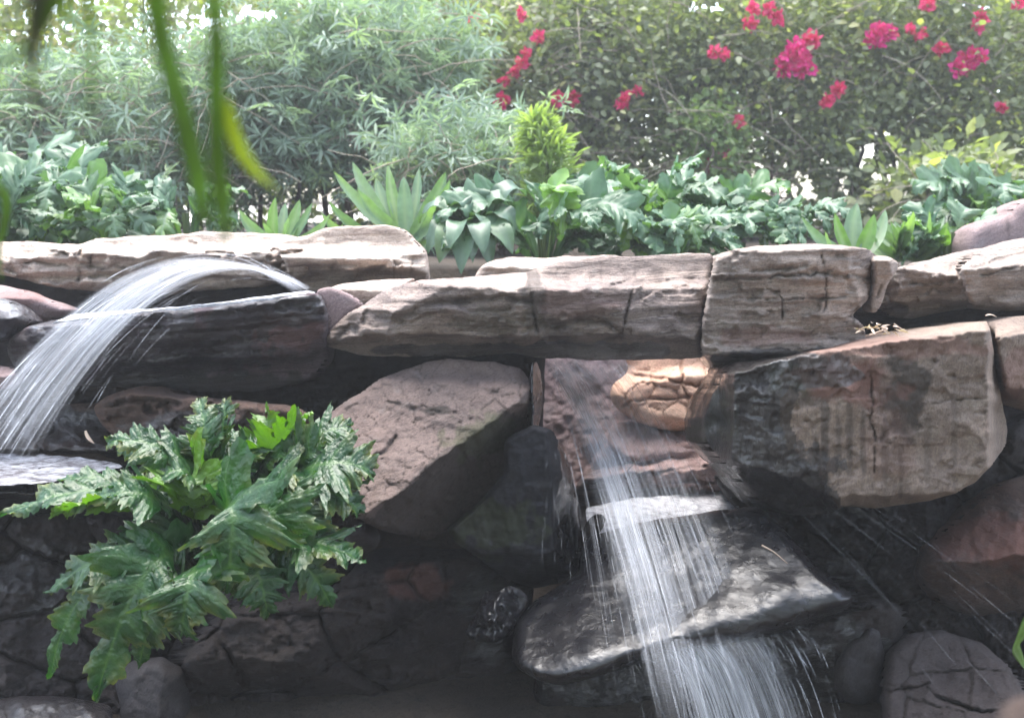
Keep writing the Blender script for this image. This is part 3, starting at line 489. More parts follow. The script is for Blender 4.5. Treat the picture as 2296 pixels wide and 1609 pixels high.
rock('boulder', 'grey boulder split by winding cracks at the bottom right', [(1975, 1640), (1980, 1540), (1992, 1462), (2040, 1420), (2110, 1410), (2200, 1440), (2262, 1492), (2300, 1560), (2320, 1640), (2320, 1760), (1975, 1760)], 3.06, 0.5, M_GREYC, sm=1, R=24, planes=[(2140, 1560, -0.04, -0.14, 0.0), (2160, 0, 0.08, -0.12, 0.0)], amp=0.014, jag=4, seed=75, cells=(110, 84, R_(12), 0.015, 0.05),
     cracks=[([(1990, 1548), (2060, 1540), (2084, 1528)], 3, 0.04), ([(2100, 1562), (2150, 1580), (2200, 1596), (2250, 1590)], 3.6, 0.05), ([(2080, 1540), (2104, 1566)], 2.5, 0.03)])
rock('boulder', 'small dim grey boulder left of the winding cracked boulder', [(1862, 1540), (1856, 1490), (1890, 1430), (1950, 1390), (1990, 1400), (1994, 1470), (1984, 1560), (1940, 1590), (1890, 1580)], 3.26, 0.35, M_DIM, R=40, amp=0.02, seed=76)
rock('rock', 'pinkish stone in the bottom right corner', [(2230, 1640), (2244, 1582), (2290, 1560), (2400, 1550), (2400, 1700), (2230, 1700)], 2.98, 0.3, M_BROWN, R=16, planes=[(0, 1600, -0.1, -0.1, 0)], amp=0.014, seed=77)
# hidden supports that tie the stones to the bank (seen only in the gaps)
rock('rock_mass', 'dark bank of rock behind the dark rim slab and below the pale slabs', [(-200, 610), (200, 620), (600, 610), (900, 615), (1100, 640), (1150, 760), (1100, 1000), (-200, 1000)], 4.30, 0.45, M_SHADE, R=30, amp=0.04, seed=81, step=7)
rock('rock_mass', 'dark bank of rock behind the gap at the right end of the beam', [(1640, 620), (1900, 610), (2200, 600), (2450, 600), (2450, 1000), (1700, 900)], 3.98, 0.4, M_SHADE, R=30, amp=0.04, seed=82, step=7)

# ------------------------------------------------------------------ leaves
def bez(b, m, t, n):
    """curve through base, (pulled by) middle, tip"""
    b, m, t = map(np.asarray, (b, m, t)); c = 2*m-0.5*(b+t); s = np.linspace(0, 1, n)[:, None]
    P = (1-s)**2*b+2*s*(1-s)*c+s*s*t; T = 2*(1-s)*(c-b)+2*s*(t-c)
    return P, T/(np.linalg.norm(T, axis=1)[:, None]+1e-9)
def norm(v): return v/(np.linalg.norm(v, axis=-1, keepdims=True)+1e-9)

def acanthus_leaf(b, m, t, width, facing, seed=0, K=6, fine=True, stalk=0.16, ruffle=1.0):
    """deeply lobed, toothed, puckered leaf. facing: rough direction its upper side looks to"""
    rs = np.random.RandomState(seed)
    per = (20 if fine == 2 else 14) if fine else 6; n = K*per+5; ns = 6 if fine else 3
    P, T = bez(b, m, t, n+1); L = np.linalg.norm(np.diff(P, axis=0), axis=1).sum()
    s = np.linspace(0, 1, n+1); f = np.asarray(facing, float)
    side = norm(np.cross(T, f)); up = norm(np.cross(side, T))
    env = np.clip((s-stalk)/(1-stalk), 0, 1)
    W = width*(np.sin(np.pi*env**0.72)**0.75*0.92+0.05*(env > 0))*(1-0.25*env)
    W = np.where(s < stalk, width*0.03, W)
    V, tint, vein, edge = [], [], [], []
    base_t = rs.rand()
    cols = []
    for sg in (-1, 1):
        ph = rs.rand()*0.5; rph = rs.rand()*6
        u = env*K+ph
        k = np.floor(u); fr = u-k
        lobe = np.clip(np.where(fr < 0.62, fr/0.62, (1-fr)/0.38), 0, 1)**0.75
        tooth = (0.62+0.38*(1-np.abs(((fr*4.5+0.1) % 1)-0.65)/0.65) if fine == 2 else 0.72+0.28*(1-np.abs(((fr*3.5+0.1) % 1)-0.6)/0.6)) if fine else 1.0
        amp = 0.24+0.86*lobe*tooth
        jit = 1+0.25*_h((k*1).astype(np.int64), np.int64(seed), np.int64(sg), 3)
        Wl = W*amp*np.clip(jit, 0.7, 1.2)
        Wl = np.where(s < stalk, width*0.03, Wl)
        for j in range(1, ns+1):
            v = j/ns
            fwd = 0.55*v*Wl + 0.20*v*v*width*(fr-0.45)*(s > stalk)
            lift = Wl*(0.26*v-0.30*v*v) + ruffle*width*(0.085*v*(lobe-0.55)+0.15*v*v*np.sin(2*np.pi*(u*0.5+0.3*sg)+rph)+0.045*rs.randn(n+1)*v*v*(s > stalk))
            pk = 0.016*width*np.abs(np.sin(np.pi*fr*3))*(1-v)*v*4*ruffle*(s > stalk)
            q = P + side*(sg*v*Wl)[:, None] + T*fwd[:, None] + up*(lift+pk)[:, None]
            cols.append((sg*j, q, np.exp(-((fr-0.5)/0.10)**2)*(1-0.5*v)*0.7*(s > stalk), np.full(n+1, v**3)))
    cols.append((0, P, np.ones(n+1), np.zeros(n+1)))
    cols.sort(key=lambda c: c[0])
    V = np.stack([c[1] for c in cols], 1).reshape(-1, 3); m_ = len(cols)
    vein = np.stack([c[2] for c in cols], 1).ravel(); edge = np.stack([c[3] for c in cols], 1).ravel()
    q = np.arange((n+1)*m_).reshape(n+1, m_)
    F = np.stack([q[:-1, :-1].ravel(), q[1:, :-1].ravel(), q[1:, 1:].ravel(), q[:-1, 1:].ravel()], 1)
    return V, F, dict(tint=np.full(len(V), base_t), vein=vein*0.8, edge=edge*np.repeat(np.clip(env*1.4-0.2, 0, 1), m_))

def strap_leaf(b, m, t, width, facing, seed=0, n=14, fold=0.35, wav=0.0, belly=0.45):
    rs = np.random.RandomState(seed); P, T = bez(b, m, t, n+1); s = np.linspace(0, 1, n+1)
    side = norm(np.cross(T, np.asarray(facing, float))); up = norm(np.cross(side, T))
    w = width*0.5*np.clip(np.where(s < belly, 0.55+0.45*np.sin(0.5*np.pi*s/belly), np.cos(0.5*np.pi*(s-belly)/(1-belly))**0.7), 0.01, 1)
    V, vn, ed = [], [], []
    for v in (-1, -0.55, 0, 0.55, 1):
        lift = w*fold*abs(v)+wav*width*np.sin(s*17+rs.rand()*6+v*2)*v*v
        V.append(P+side*(v*w)[:, None]+up*lift[:, None]); vn.append(np.full(n+1, 0.6 if v == 0 else 0.0)); ed.append(np.full(n+1, 1.0 if abs(v) == 1 else 0))
    V = np.stack(V, 1).reshape(-1, 3); q = np.arange((n+1)*5).reshape(n+1, 5)
    F = np.stack([q[:-1, :-1].ravel(), q[1:, :-1].ravel(), q[1:, 1:].ravel(), q[:-1, 1:].ravel()], 1)
    return V, F, dict(tint=np.full(len(V), rs.rand()), vein=np.stack(vn, 1).ravel(), edge=np.stack(ed, 1).ravel())

class Bag:
    def __init__(s): s.V, s.F, s.A, s.n = [], [], {}, 0
    def add(s, V, F, A_=None):
        s.V.append(V); s.F.append(np.asarray(F)+s.n); s.n += len(V)
        for k, a in (A_ or {}).items(): s.A.setdefault(k, []).append(a)
    def build(s, name, mat, parent=None, origin=None):
        return mesh_obj(name, np.concatenate(s.V), np.concatenate(s.F), mat, parent, {k: np.concatenate(a) for k, a in s.A.items()}, origin=origin)
def tube(P, r, k=6):
    P = np.asarray(P, float); r = np.broadcast_to(np.asarray(r, float), (len(P),)); T = norm(np.gradient(P, axis=0))
    ref = np.array([0.31, 0.9, 0.2]) if abs(T[0] @ np.array([0.31, 0.9, 0.2])) < 0.9 else np.array([1.0, 0, 0])
    a = norm(np.cross(T, ref)); b = np.cross(T, a); th = np.arange(k)*2*np.pi/k
    V = P[:, None]+r[:, None, None]*(np.cos(th)[None, :, None]*a[:, None]+np.sin(th)[None, :, None]*b[:, None])
    q = np.arange(len(P)*k).reshape(len(P), k); q2 = np.roll(q, -1, 1)
    F = np.stack([q[:-1].ravel(), q2[:-1].ravel(), q2[1:].ravel(), q[1:].ravel()], 1)
    return V.reshape(-1, 3), F

# small leaf templates (x along the leaf, y across, z up), all quads
def tmpl(nx, prof, fold=0.18, curl=0.25):
    V = []
    for i in range(nx+1):
        x = i/nx; w = prof(x)*0.5
        for v in (-1, 0, 1): V.append((x, v*w, fold*w*2*abs(v)*0.5-curl*x*x*0.5))
    q = np.arange((nx+1)*3).reshape(nx+1, 3)
    return np.array(V), np.stack([q[:-1, :-1].ravel(), q[1:, :-1].ravel(), q[1:, 1:].ravel(), q[:-1, 1:].ravel()], 1)
OVATE = tmpl(3, lambda x: max(0.02, math.sin(math.pi*x**0.8)**0.8))
LANCE = tmpl(3, lambda x: max(0.02, math.sin(math.pi*x**0.85)**0.9), curl=0.5)
def scatter(bag, T, pos, d, up, L, Wd, tint):
    V, F = T; d = norm(d); side = norm(np.cross(up, d)); up2 = np.cross(d, side); n = len(pos)
    Q = pos[:, None]+V[None, :, 0, None]*(d*L[:, None])[:, None]+V[None, :, 1, None]*(side*Wd[:, None])[:, None]+V[None, :, 2, None]*(up2*L[:, None])[:, None]
    FF = (F[None]+(np.arange(n)*len(V))[:, None, None]).reshape(-1, 4)
    bag.add(Q.reshape(-1, 3), FF, dict(tint=np.repeat(tint, len(V))))

ML_ACF = leaf_mat('acanthus_leaf_near', (0.010, 0.050, 0.014), (0.020, 0.078, 0.020), (0.085, 0.19, 0.010), trans=0.28, rough=0.32, spec=0.55, vein=(0.07, 0.15, 0.04), bump=0.45, edge=(0.16, 0.17, 0.04))
ML_ACB = leaf_mat('acanthus_leaf_far', (0.045, 0.115, 0.058), (0.10, 0.18, 0.10), (0.14, 0.27, 0.04), trans=0.26, rough=0.40, spec=0.5, vein=(0.17, 0.26, 0.17))
ML_STRAP = leaf_mat('strap_leaf', (0.11, 0.19, 0.11), (0.19, 0.28, 0.17), (0.13, 0.24, 0.06), trans=0.30, rough=0.42, vein=(0.24, 0.34, 0.18), edge=None)
ML_BROAD = leaf_mat('broad_leaf', (0.05, 0.10, 0.06), (0.08, 0.145, 0.085), (0.12, 0.19, 0.10), trans=0.22, rough=0.36, vein=(0.12, 0.19, 0.12))
ML_PALM = leaf_mat('silver_leaf', (0.17, 0.235, 0.18), (0.28, 0.36, 0.29), (0.26, 0.34, 0.18), trans=0.34, rough=0.5, tcm=(1.5, 1.7, 0.9))
ML_BOUG = leaf_mat('hedge_leaf', (0.13, 0.155, 0.09), (0.25, 0.275, 0.16), (0.42, 0.41, 0.20), trans=0.40, rough=0.5)
ML_OLIVE = leaf_mat('far_leaf', (0.18, 0.21, 0.10), (0.28, 0.31, 0.15), (0.42, 0.36, 0.20), trans=0.42, rough=0.55)
ML_LIME = leaf_mat('lime_leaf', (0.17, 0.24, 0.10), (0.30, 0.37, 0.17), (0.40, 0.44, 0.25), trans=0.35, rough=0.45)
ML_HANG = leaf_mat('hanging_leaf', (0.15, 0.21, 0.09), (0.18, 0.25, 0.10), (0.22, 0.25, 0.03), trans=0.35, rough=0.4)
ML_HANGD = leaf_mat('hanging_leaf_dark', (0.15, 0.18, 0.15), (0.18, 0.21, 0.17), None, trans=0.12, rough=0.6)
ML_YEL = leaf_mat('hanging_leaf_yellow', (0.30, 0.33, 0.05), (0.38, 0.38, 0.07), None, trans=0.4, rough=0.5)
ML_PETAL = leaf_mat('magenta_bract', (0.70, 0.015, 0.20), (0.80, 0.03, 0.30), (0.60, 0.05, 0.10), trans=0.3, rough=0.6, tcm=(1.2, 1.2, 1.2))
ML_PETALR = leaf_mat('red_bract', (0.66, 0.02, 0.12), (0.78, 0.05, 0.22), (0.68, 0.12, 0.14), trans=0.3, rough=0.6, tcm=(1.2, 1.2, 1.2))
M_BARK = bark_mat('hedge_bark', (0.11, 0.075, 0.06), (0.06, 0.042, 0.036))
M_STEM = bark_mat('green_stem', (0.12, 0.17, 0.05), (0.09, 0.13, 0.05))
M_TWIG = bark_mat('pale_twig', (0.42, 0.36, 0.28), (0.24, 0.19, 0.15))
M_DRY = bark_mat('dry_twig', (0.42, 0.33, 0.26), (0.30, 0.22, 0.17))

# ------------------------------------------------------------------ hedge: bougainvillea bushes and the silver shrubs before them
HOLES = [(1705, 405, 34, 26), (1815, 425, 34, 34), (1895, 415, 26, 30), (2010, 435, 34, 26), (1660, 360, 14, 16), (1850, 360, 16, 14), (1350, 440, 26, 20), (1480, 350, 14, 10), (1930, 365, 24, 20), (1740, 430, 75, 40), (1660, 452, 40, 22), (1945, 338, 42, 26), (1975, 300, 22, 14), (1590, 20, 75, 20), (560, 30, 120, 26), (470, 45, 30, 40), (1160, 14, 14, 18), (430, 478, 34, 22), (735, 455, 26, 30), (735, 365, 12, 18), (1250, 180, 14, 16), (1345, 400, 22, 12), (1850, 455, 30, 18), (2010, 370, 40, 16), (1120, 256, 12, 8), (2200, 20, 30, 14), (1500, 420, 26, 26), (1985, 395, 60, 14), (1560, 395, 30, 12), (2050, 450, 30, 14), (1800, 395, 30, 14)]
def holemask(x, y, k=1.0):
    m = np.ones(len(x), bool)
    for (hx, hy, rx, ry) in HOLES:
        m &= np.hypot((x-hx)/rx, (y-hy)/ry) > k*(0.85+0.4*noise(x/17, y/17, 3.0, 5))
    return m
def screen(p):
    x, y, z = p[:, 0], p[:, 1], p[:, 2]-CAMZ; f = y*CP-z*SP; u = y*SP+z*CP
    return W0/2+FPX*x/f, H0/2-FPX*u/f

def hedge_bush(name, label, cat, group, cx, ctop, hw, Y, mat, n, seed, LL=0.066, mode='ovate', bottom=500, thick=0.7, stems=5, flowers=(), sparse=0.0, tintlo=0.0, tinthi=1.0, clump=0.22):
    """cx, hw: middle and half width in photo units at distance Y; ctop/bottom rows of the crown"""
    rs = np.random.RandomState(seed)
    base = A(cx, HOR, Y); base[2] = 1.31
    root = empty(name, base); tag(root, label, cat, group)
    # clump centres through the crown volume
    nc = max(30, n//26)
    t = rs.rand(nc); top, bot = at(cx, ctop, Y)[2], at(cx, bottom, Y)[2]
    hwm = hw/FPX*Y
    ux = rs.uniform(-1, 1, nc); uz = rs.uniform(0, 1, nc)
    C = np.stack([base[0]+ux*hwm, base[1]+rs.uniform(-thick, thick, nc)*np.sqrt(np.clip(1.15-ux**2, 0, 1)), bot+(top-bot)*(uz**0.85)*(1-0.10*ux**2)], 1)
    C[:, 2] += 0.12*fbm(C[:, 0]*2, C[:, 1]*2, 0, seed)
    sx, sy = screen(C); C = C[holemask(sx, sy, 0.9)]
    # thin out by large noise so dark pockets and stems show
    den = fbm(C[:, 0]*1.6, C[:, 1]*1.2, C[:, 2]*1.6, seed+3, 3); low = np.clip((C[:, 2]-bot)/(0.55*(top-bot)), 0, 1)
    C = C[den > -0.40+sparse+0.14*(1-low)]
    ct = np.clip(0.5+0.45*fbm(C[:, 0]*1.1+5, C[:, 1], C[:, 2]*1.1, seed+7, 3)+0.16*rs.randn(len(C)), 0, 1)
    per = max(4, int(n/len(C)))
    bag = Bag(); m = len(C)
    if mode == 'ovate':
        off = rs.randn(m, per, 3)*clump*np.array([1, 0.8, 0.8])*rs.uniform(0.5, 1.3, (m, 1, 1))
        pos = (C[:, None]+off).reshape(-1, 3); d = norm(off.reshape(-1, 3)*1.2+rs.randn(m*per, 3)*0.18+np.array([0, -0.10, 0.0]))
        up = norm(rs.randn(m*per, 3)*0.55+np.array([0, -0.35, 0.9])); L = LL*rs.uniform(0.6, 1.3, m*per); Wd = L*rs.uniform(0.5, 0.75, m*per)
        tint = np.clip(np.repeat(ct, per)+rs.randn(m*per)*0.2, 0, 1)
        sx, sy = screen(pos); k = holemask(sx, sy, 0.8)
        scatter(bag, OVATE, pos[k], d[k], up[k], L[k], Wd[k], tintlo+(tinthi-tintlo)*tint[k])
    else:   # whorls of narrow drooping leaflets at the shoot tips
        wc = (C[:, None]+rs.randn(m, max(1, per//9), 3)*clump).reshape(-1, 3); sx, sy = screen(wc); wc = wc[holemask(sx, sy, 0.9)]
        nl = 9; q = len(wc); th = rs.rand(q, 1)*6.28+np.arange(nl)[None]*2*np.pi/nl+rs.randn(q, nl)*0.12
        ax = norm(rs.randn(q, 3)*0.65+np.array([0, -0.4, 0.65])); a = norm(np.cross(ax, rs.randn(q, 3))); b = np.cross(ax, a)
        d = np.cos(th)[..., None]*a[:, None]+np.sin(th)[..., None]*b[:, None]+0.35*ax[:, None]+np.array([0, 0, -0.22])
        pos = np.repeat(wc[:, None], nl, 1)+0.01*rs.randn(q, nl, 3)
        up = np.repeat(ax[:, None], nl, 1); L = LL*rs.uniform(0.75, 1.3, (q, 1))*rs.uniform(0.8, 1.1, (q, nl)); tint = np.clip(0.5+0.25*rs.randn(q, 1)+0.06*rs.randn(q, nl), 0, 1)
        scatter(bag, LANCE, pos.reshape(-1, 3), d.reshape(-1, 3), up.reshape(-1, 3), L.ravel(), L.ravel()*0.17, tint.ravel())
    bag.build('foliage', mat, root)
    # stems with side branches
    tb = Bag()
    for i in range(stems):
        bx = base[0]+(i+0.5-stems/2)/stems*hwm*1.8+rs.randn()*0.05; by = base[1]+rs.uniform(-0.25, 0.35)
        top_z = bot+(top-bot)*rs.uniform(0.5, 0.9); k = 9; s = np.linspace(0, 1, k)
        P = np.stack([bx+0.10*np.cumsum(rs.randn(k))*s*0.6, by+0.05*np.cumsum(rs.randn(k))*s, base[2]-0.15+(top_z-base[2]+0.15)*s], 1)
        tb.add(*tube(P, rs.uniform(0.014, 0.032)*(1-0.6*s), 6))
        for j in range(7):
            a0 = P[rs.randint(1, k-1)]; dr = norm(np.array([rs.randn(), rs.randn()*0.5, rs.uniform(-0.1, 0.9)])); l = rs.uniform(0.25, 0.7)
            ss = np.linspace(0, 1, 6)[:, None]; Q = a0+dr*l*ss+np.array([0, 0, -0.12])*ss**2+0.02*np.cumsum(rs.randn(6, 3), 0)
            tb.add(*tube(Q, 0.008*(1-0.7*ss[:, 0]), 4))
    tb.build('trunk', M_BARK, root)
    tw = Bag()
    for i in range(int(hwm*110)):
        c0_ = np.array([base[0]+rs.uniform(-1, 1)*hwm, base[1]-thick*rs.uniform(0.6, 1.15), bot+(top-bot)*rs.uniform(0.0, 0.9)]); l = rs.uniform(0.2, 0.6); dr = norm(np.array([rs.randn()*0.8, rs.randn()*0.3, rs.uniform(-0.6, 1.0)]))
        ss = np.linspace(0, 1, 7)[:, None]; tw.add(*tube(c0_+dr*l*ss+np.array([rs.randn()*0.12, 0, -0.15])*ss**2+0.008*np.cumsum(rs.randn(7, 3), 0), 0.0045*(1-0.6*ss[:, 0]), 4))
    tag(tw.build('twigs', M_TWIG, root), kind='stuff')
    for (fx, fy, fr, red, nf) in flowers:
        fb = Bag(); c = A(fx, fy, Y-thick-0.12); r = fr/FPX*Y*(0.54 if red else 0.66)
        nf = int(nf*1.6)+6; o_ = rs.randn(nf, 3)*np.array([0.5, 0.3, 0.45])*r; o_ = o_/np.maximum(1, np.linalg.norm(o_, axis=1)/(1.15*r))[:, None];  d = norm(o_+rs.randn(nf, 3)*0.5*r+np.array([0, -0.3*r, 0]))
        scatter(fb, OVATE, c+o_, d, norm(rs.randn(nf, 3)), np.full(nf, 0.05)*rs.uniform(0.7, 1.2, nf), np.full(nf, 0.045)*rs.uniform(0.7, 1.2, nf), rs.rand(nf))
        fb.build('flower_cluster', ML_PETALR if red else ML_PETAL, root)
    return root

G = 'bougainvillea bushes of the back hedge'
hedge_bush('bougainvillea_bush', 'bougainvillea bush with a trail of small red flowers beside the tallest silver shrub', 'bush', G, 1130, -60, 200, 9.0, ML_BOUG, 20000, 101, flowers=[(1003, 185, 10, 1, 12), (995, 205, 20, 1, 26), (1015, 222, 16, 1, 22), (1035, 218, 12, 1, 14), (1208, 84, 12, 1, 18), (1180, 118, 5, 1, 6), (1172, 142, 10, 1, 14), (1152, 160, 8, 1, 10), (1130, 182, 7, 1, 8), (1127, 222, 13, 1, 14), (1118, 236, 9, 1, 10), (940, 85, 16, 1, 8), (1170, 30, 7, 1, 7), (1060, 40, 8, 1, 5)])
hedge_bush('bougainvillea_bush', 'bougainvillea bush with a pair of red flower heads over a dark hollow', 'bush', G, 1420, -70, 190, 9.1, ML_BOUG, 19000, 102, sparse=0.05, flowers=[(1252, 222, 14, 1, 20), (1284, 222, 14, 1, 20), (1396, 232, 13, 1, 18), (1400, 218, 7, 1, 8), (1430, 206, 9, 1, 7), (1572, 404, 8, 1, 9), (1552, 404, 7, 1, 8), (1588, 372, 8, 1, 8)])
hedge_bush('bougainvillea_bush', 'bougainvillea bush carrying the biggest magenta flower cluster, right of the centre of the hedge', 'bush', G, 1740, -80, 200, 9.0, ML_BOUG, 21000, 103, flowers=[(1790, 118, 34, 0, 80), (1762, 150, 24, 0, 50), (1800, 150, 26, 0, 56), (1780, 132, 30, 0, 60), (1818, 92, 20, 1, 38), (1682, 54, 15, 1, 22), (1742, 42, 12, 1, 18), (1722, 20, 10, 1, 12), (1690, 18, 9, 1, 9), (1602, 116, 11, 1, 10), (1624, 122, 10, 1, 9), (1855, 228, 11, 1, 15), (1880, 202, 14, 1, 20), (1657, 275, 9, 1, 11), (1630, 340, 5, 1, 4)])
hedge_bush('bougainvillea_bush', 'bougainvillea bush with two magenta flower heads, furthest right in the back hedge', 'bush', G, 2100, -80, 250, 9.1, ML_BOUG, 26000, 104, sparse=0.03, flowers=[(1972, 78, 24, 0, 60), (1955, 88, 12, 0, 20), (1990, 74, 14, 0, 24), (2176, 135, 24, 0, 56), (2155, 152, 18, 0, 34), (2190, 128, 16, 0, 30), (2110, 112, 14, 1, 20), (2062, 76, 14, 1, 14), (2040, 70, 6, 1, 5), (2080, 8, 16, 1, 14), (2200, 40, 14, 1, 10), (2285, 8, 12, 1, 14), (2245, 240, 8, 1, 8), (2190, 60, 12, 1, 9), (2126, 400, 8, 1, 7)])
hedge_bush('bougainvillea_bush', 'yellowish green flowerless bush at the far left of the back hedge', 'bush', G, 560, -90, 520, 9.6, ML_OLIVE, 17000, 105, LL=0.085, stems=9, flowers=[(455, 342, 8, 1, 7), (790, 250, 8, 1, 6)])
hedge_bush('hedge_bush', 'tall olive and tan bush rising behind the top of the flowering hedge', 'bush', None, 1500, -120, 950, 11.0, ML_OLIVE, 14000, 106, LL=0.11, bottom=150, stems=6, sparse=0.08, clump=0.3)
hedge_bush('bougainvillea_bush', 'yellowish green bush continuing the hedge beyond the left edge', 'bush', None, -350, -90, 420, 9.5, ML_OLIVE, 9000, 107, LL=0.085, stems=6)
hedge_bush('bougainvillea_bush', 'flowerless bush continuing the hedge beyond the right edge', 'bush', None, 2620, -90, 330, 9.3, ML_BOUG, 9000, 108, LL=0.085, stems=6)
G2 = 'silver green shrubs in front of the hedge'
hedge_bush('silver_shrub', 'tallest silver green shrub with finger-like leaflets, left of the centre', 'shrub', G2, 760, 45, 260, 7.6, ML_PALM, 26000, 111, LL=0.10, mode='palm', bottom=400, thick=0.6, stems=6, clump=0.15)
hedge_bush('silver_shrub', 'drooping silver green shrub behind the hanging green blades, at the left', 'shrub', G2, 330, 150, 240, 7.4, ML_PALM, 21000, 112, LL=0.10, mode='palm', bottom=430, thick=0.6, stems=6, clump=0.15)
hedge_bush('silver_shrub', 'low silver green shrub beside the lime green column plant', 'shrub', G2, 1040, 300, 150, 6.6, ML_PALM, 12000, 113, LL=0.09, mode='palm', bottom=480, thick=0.45, stems=3, clump=0.12)
hedge_bush('silver_shrub', 'pale silver green shrub at the upper left edge', 'shrub', G2, 40, 190, 170, 7.5, ML_PALM, 9000, 114, LL=0.10, mode='palm', bottom=420, thick=0.5, stems=3, clump=0.15)
hedge_bush('leafy_bush', 'round leaved green bush at the foot of the hedge, right of the winding gap', 'bush', None, 2110, 375, 110, 7.6, ML_BOUG, 2600, 115, LL=0.10, bottom=500, thick=0.4, stems=3, clump=0.12)
hedge_bush('vine', 'light yellow green climber hanging on the hedge between the red flowers', 'vine', None, 1590, 235, 48, 8.3, ML_LIME, 1500, 116, LL=0.06, bottom=400, thick=0.15, stems=2, clump=0.10, tinthi=0.6)

# ------------------------------------------------------------------ acanthus clumps on the bank
def acanthus(label, cx, cy, Y, n, size, seed, spread=1.0, group='acanthus plants on the bank behind the rocks', tilt=0.0):
    rs = np.random.RandomState(seed); c = A(cx, cy, Y); c[2] = min(c[2], 1.33+0.12*rs.rand()); root = empty('acanthus_plant', c); tag(root, label, 'plant', group)
    bag = Bag()
    for i in range(n):
        th = rs.uniform(0, 2*np.pi); rr = rs.uniform(0.35, 1.0)*spread; L = size*rs.uniform(0.75, 1.15)
        d = np.array([math.cos(th), math.sin(th)*0.8-0.25, 0]); h = rs.uniform(0.15, 1.15)
        b = c+np.array([d[0]*0.05, d[1]*0.05, 0.0]); mid = b+d*L*0.42*rr+np.array([0, 0, L*0.62*h+0.03]); tip = b+d*L*0.95*rr+np.array([0, 0, L*(0.62*h-0.16+0.2*rs.randn())])
        tip += rs.randn(3)*0.03
        f = norm(np.array([0, -0.35, 1.0])+0.55*d*rs.rand()+0.25*rs.randn(3))
        bag.add(*acanthus_leaf(b, mid, tip, L*rs.uniform(0.32, 0.42), f, seed*50+i, K=5+i%3, fine=True, stalk=0.2, ruffle=1.0))
    bag.build('foliage', ML_ACB, root)
    tb = Bag()
    for i in range(4): tb.add(*tube(np.array([c-np.array([0, 0, 0.12]), c+np.array([rs.randn()*0.02, rs.randn()*0.02, 0.10])]), 0.014, 6))
    tb.build('stem', M_STEM, root)
acanthus('tall blue green acanthus at the upper left edge', 40, 470, 6.0, 34, 0.62, 201, 1.2)
acanthus('acanthus clump leaning right of the one at the left edge, below the silver shrub', 170, 500, 5.5, 24, 0.48, 202, 1.1)
acanthus('low acanthus showing just above the long pale slab at the left', 250, 520, 5.1, 16, 0.30, 203, 1.1)
acanthus('small acanthus peeping over the pale slab behind the hanging blades', 420, 525, 5.3, 14, 0.26, 204, 1.3)
acanthus('acanthus at the far left edge just above the pale slab', -10, 530, 4.95, 14, 0.34, 205, 1.0)
acanthus('tallest blue green acanthus of the middle clump, nearest the lime column', 1360, 500, 5.9, 34, 0.46, 206, 1.15)
acanthus('acanthus in the middle of the clump behind the long beam rock', 1470, 520, 5.4, 34, 0.37, 207, 1.15)
acanthus('low acanthus at the left end of the middle clump, above the bleached slab', 1220, 545, 5.0, 22, 0.36, 208, 1.2)
acanthus('acanthus at the right end of the middle clump, beneath the bright hedge gap', 1610, 530, 5.4, 28, 0.28, 209, 1.2)
acanthus('front acanthus hugging the top edge of the beam rock', 1500, 560, 4.95, 24, 0.27, 210, 1.3)
acanthus('low dusty acanthus left of the pointed light green plant', 1760, 545, 5.2, 22, 0.22, 211, 1.2)
acanthus('acanthus at the right edge behind the pinkish grey boulder', 2230, 490, 6.2, 30, 0.42, 212, 1.2)
acanthus('low acanthus between the pointed light green plant and the pinkish grey boulder', 2120, 555, 5.0, 16, 0.26, 213, 1.2)

# ------------------------------------------------------------------ strap leaved and pointed plants
def strap_plant(label, leaves, Y, mat, seed, width, fold=0.35, name='strap_leaf_plant', cat='plant', wav=0.02, belly=0.45):
    """leaves: (base x,y, tip x,y, bend, depth of the tip relative to the base)"""
    rs = np.random.RandomState(seed); c = A(leaves[0][0], leaves[0][1], Y); root = empty(name, c); tag(root, label, cat)
    bag = Bag()
    for i, (bx, by, tx, ty, bend, dy, *w) in enumerate(leaves):
        b = A(bx, by, Y); t = A(tx, ty, Y+dy); l = np.linalg.norm(t-b); side = np.array([-(t-b)[2], 0, (t-b)[0]]); side = side/(np.linalg.norm(side)+1e-9)
        m = 0.5*(b+t)+side*l*bend
        wd_ = (w[0] if w else 1.0)*width
        bag.add(*strap_leaf(b, m, t, wd_, norm(np.array([0.1*rs.randn()+0.35*np.sign(tx-bx)*-0.5, -0.8, 0.5])), seed*31+i, fold=fold, wav=wav, belly=belly))
    bag.build('foliage', mat, root)
    return root
strap_plant('upright strap leaved plant with long pale arching blades, left of the low silver shrub', [(905, 540, 748, 385, 0.05, -0.1), (895, 540, 790, 362, 0.04, 0.1), (915, 535, 800, 420, 0.08, -0.2), (880, 535, 842, 400, 0.0, 0.15), (910, 540, 905, 395, 0.0, 0.1, 1.1), (920, 540, 1000, 385, -0.05, 0.0, 1.2), (925, 545, 1010, 400, -0.08, -0.15), (930, 540, 975, 440, -0.12, -0.2), (890, 545, 738, 452, 0.12, -0.25), (885, 550, 720, 475, 0.16, -0.3), (935, 550, 1015, 470, -0.2, -0.2, 0.9), (905, 540, 870, 370, 0.03, 0.2, 0.9), (915, 540, 940, 375, -0.03, 0.2, 0.9)], 5.2, ML_STRAP, 301, 0.068, fold=0.5, wav=0.06)
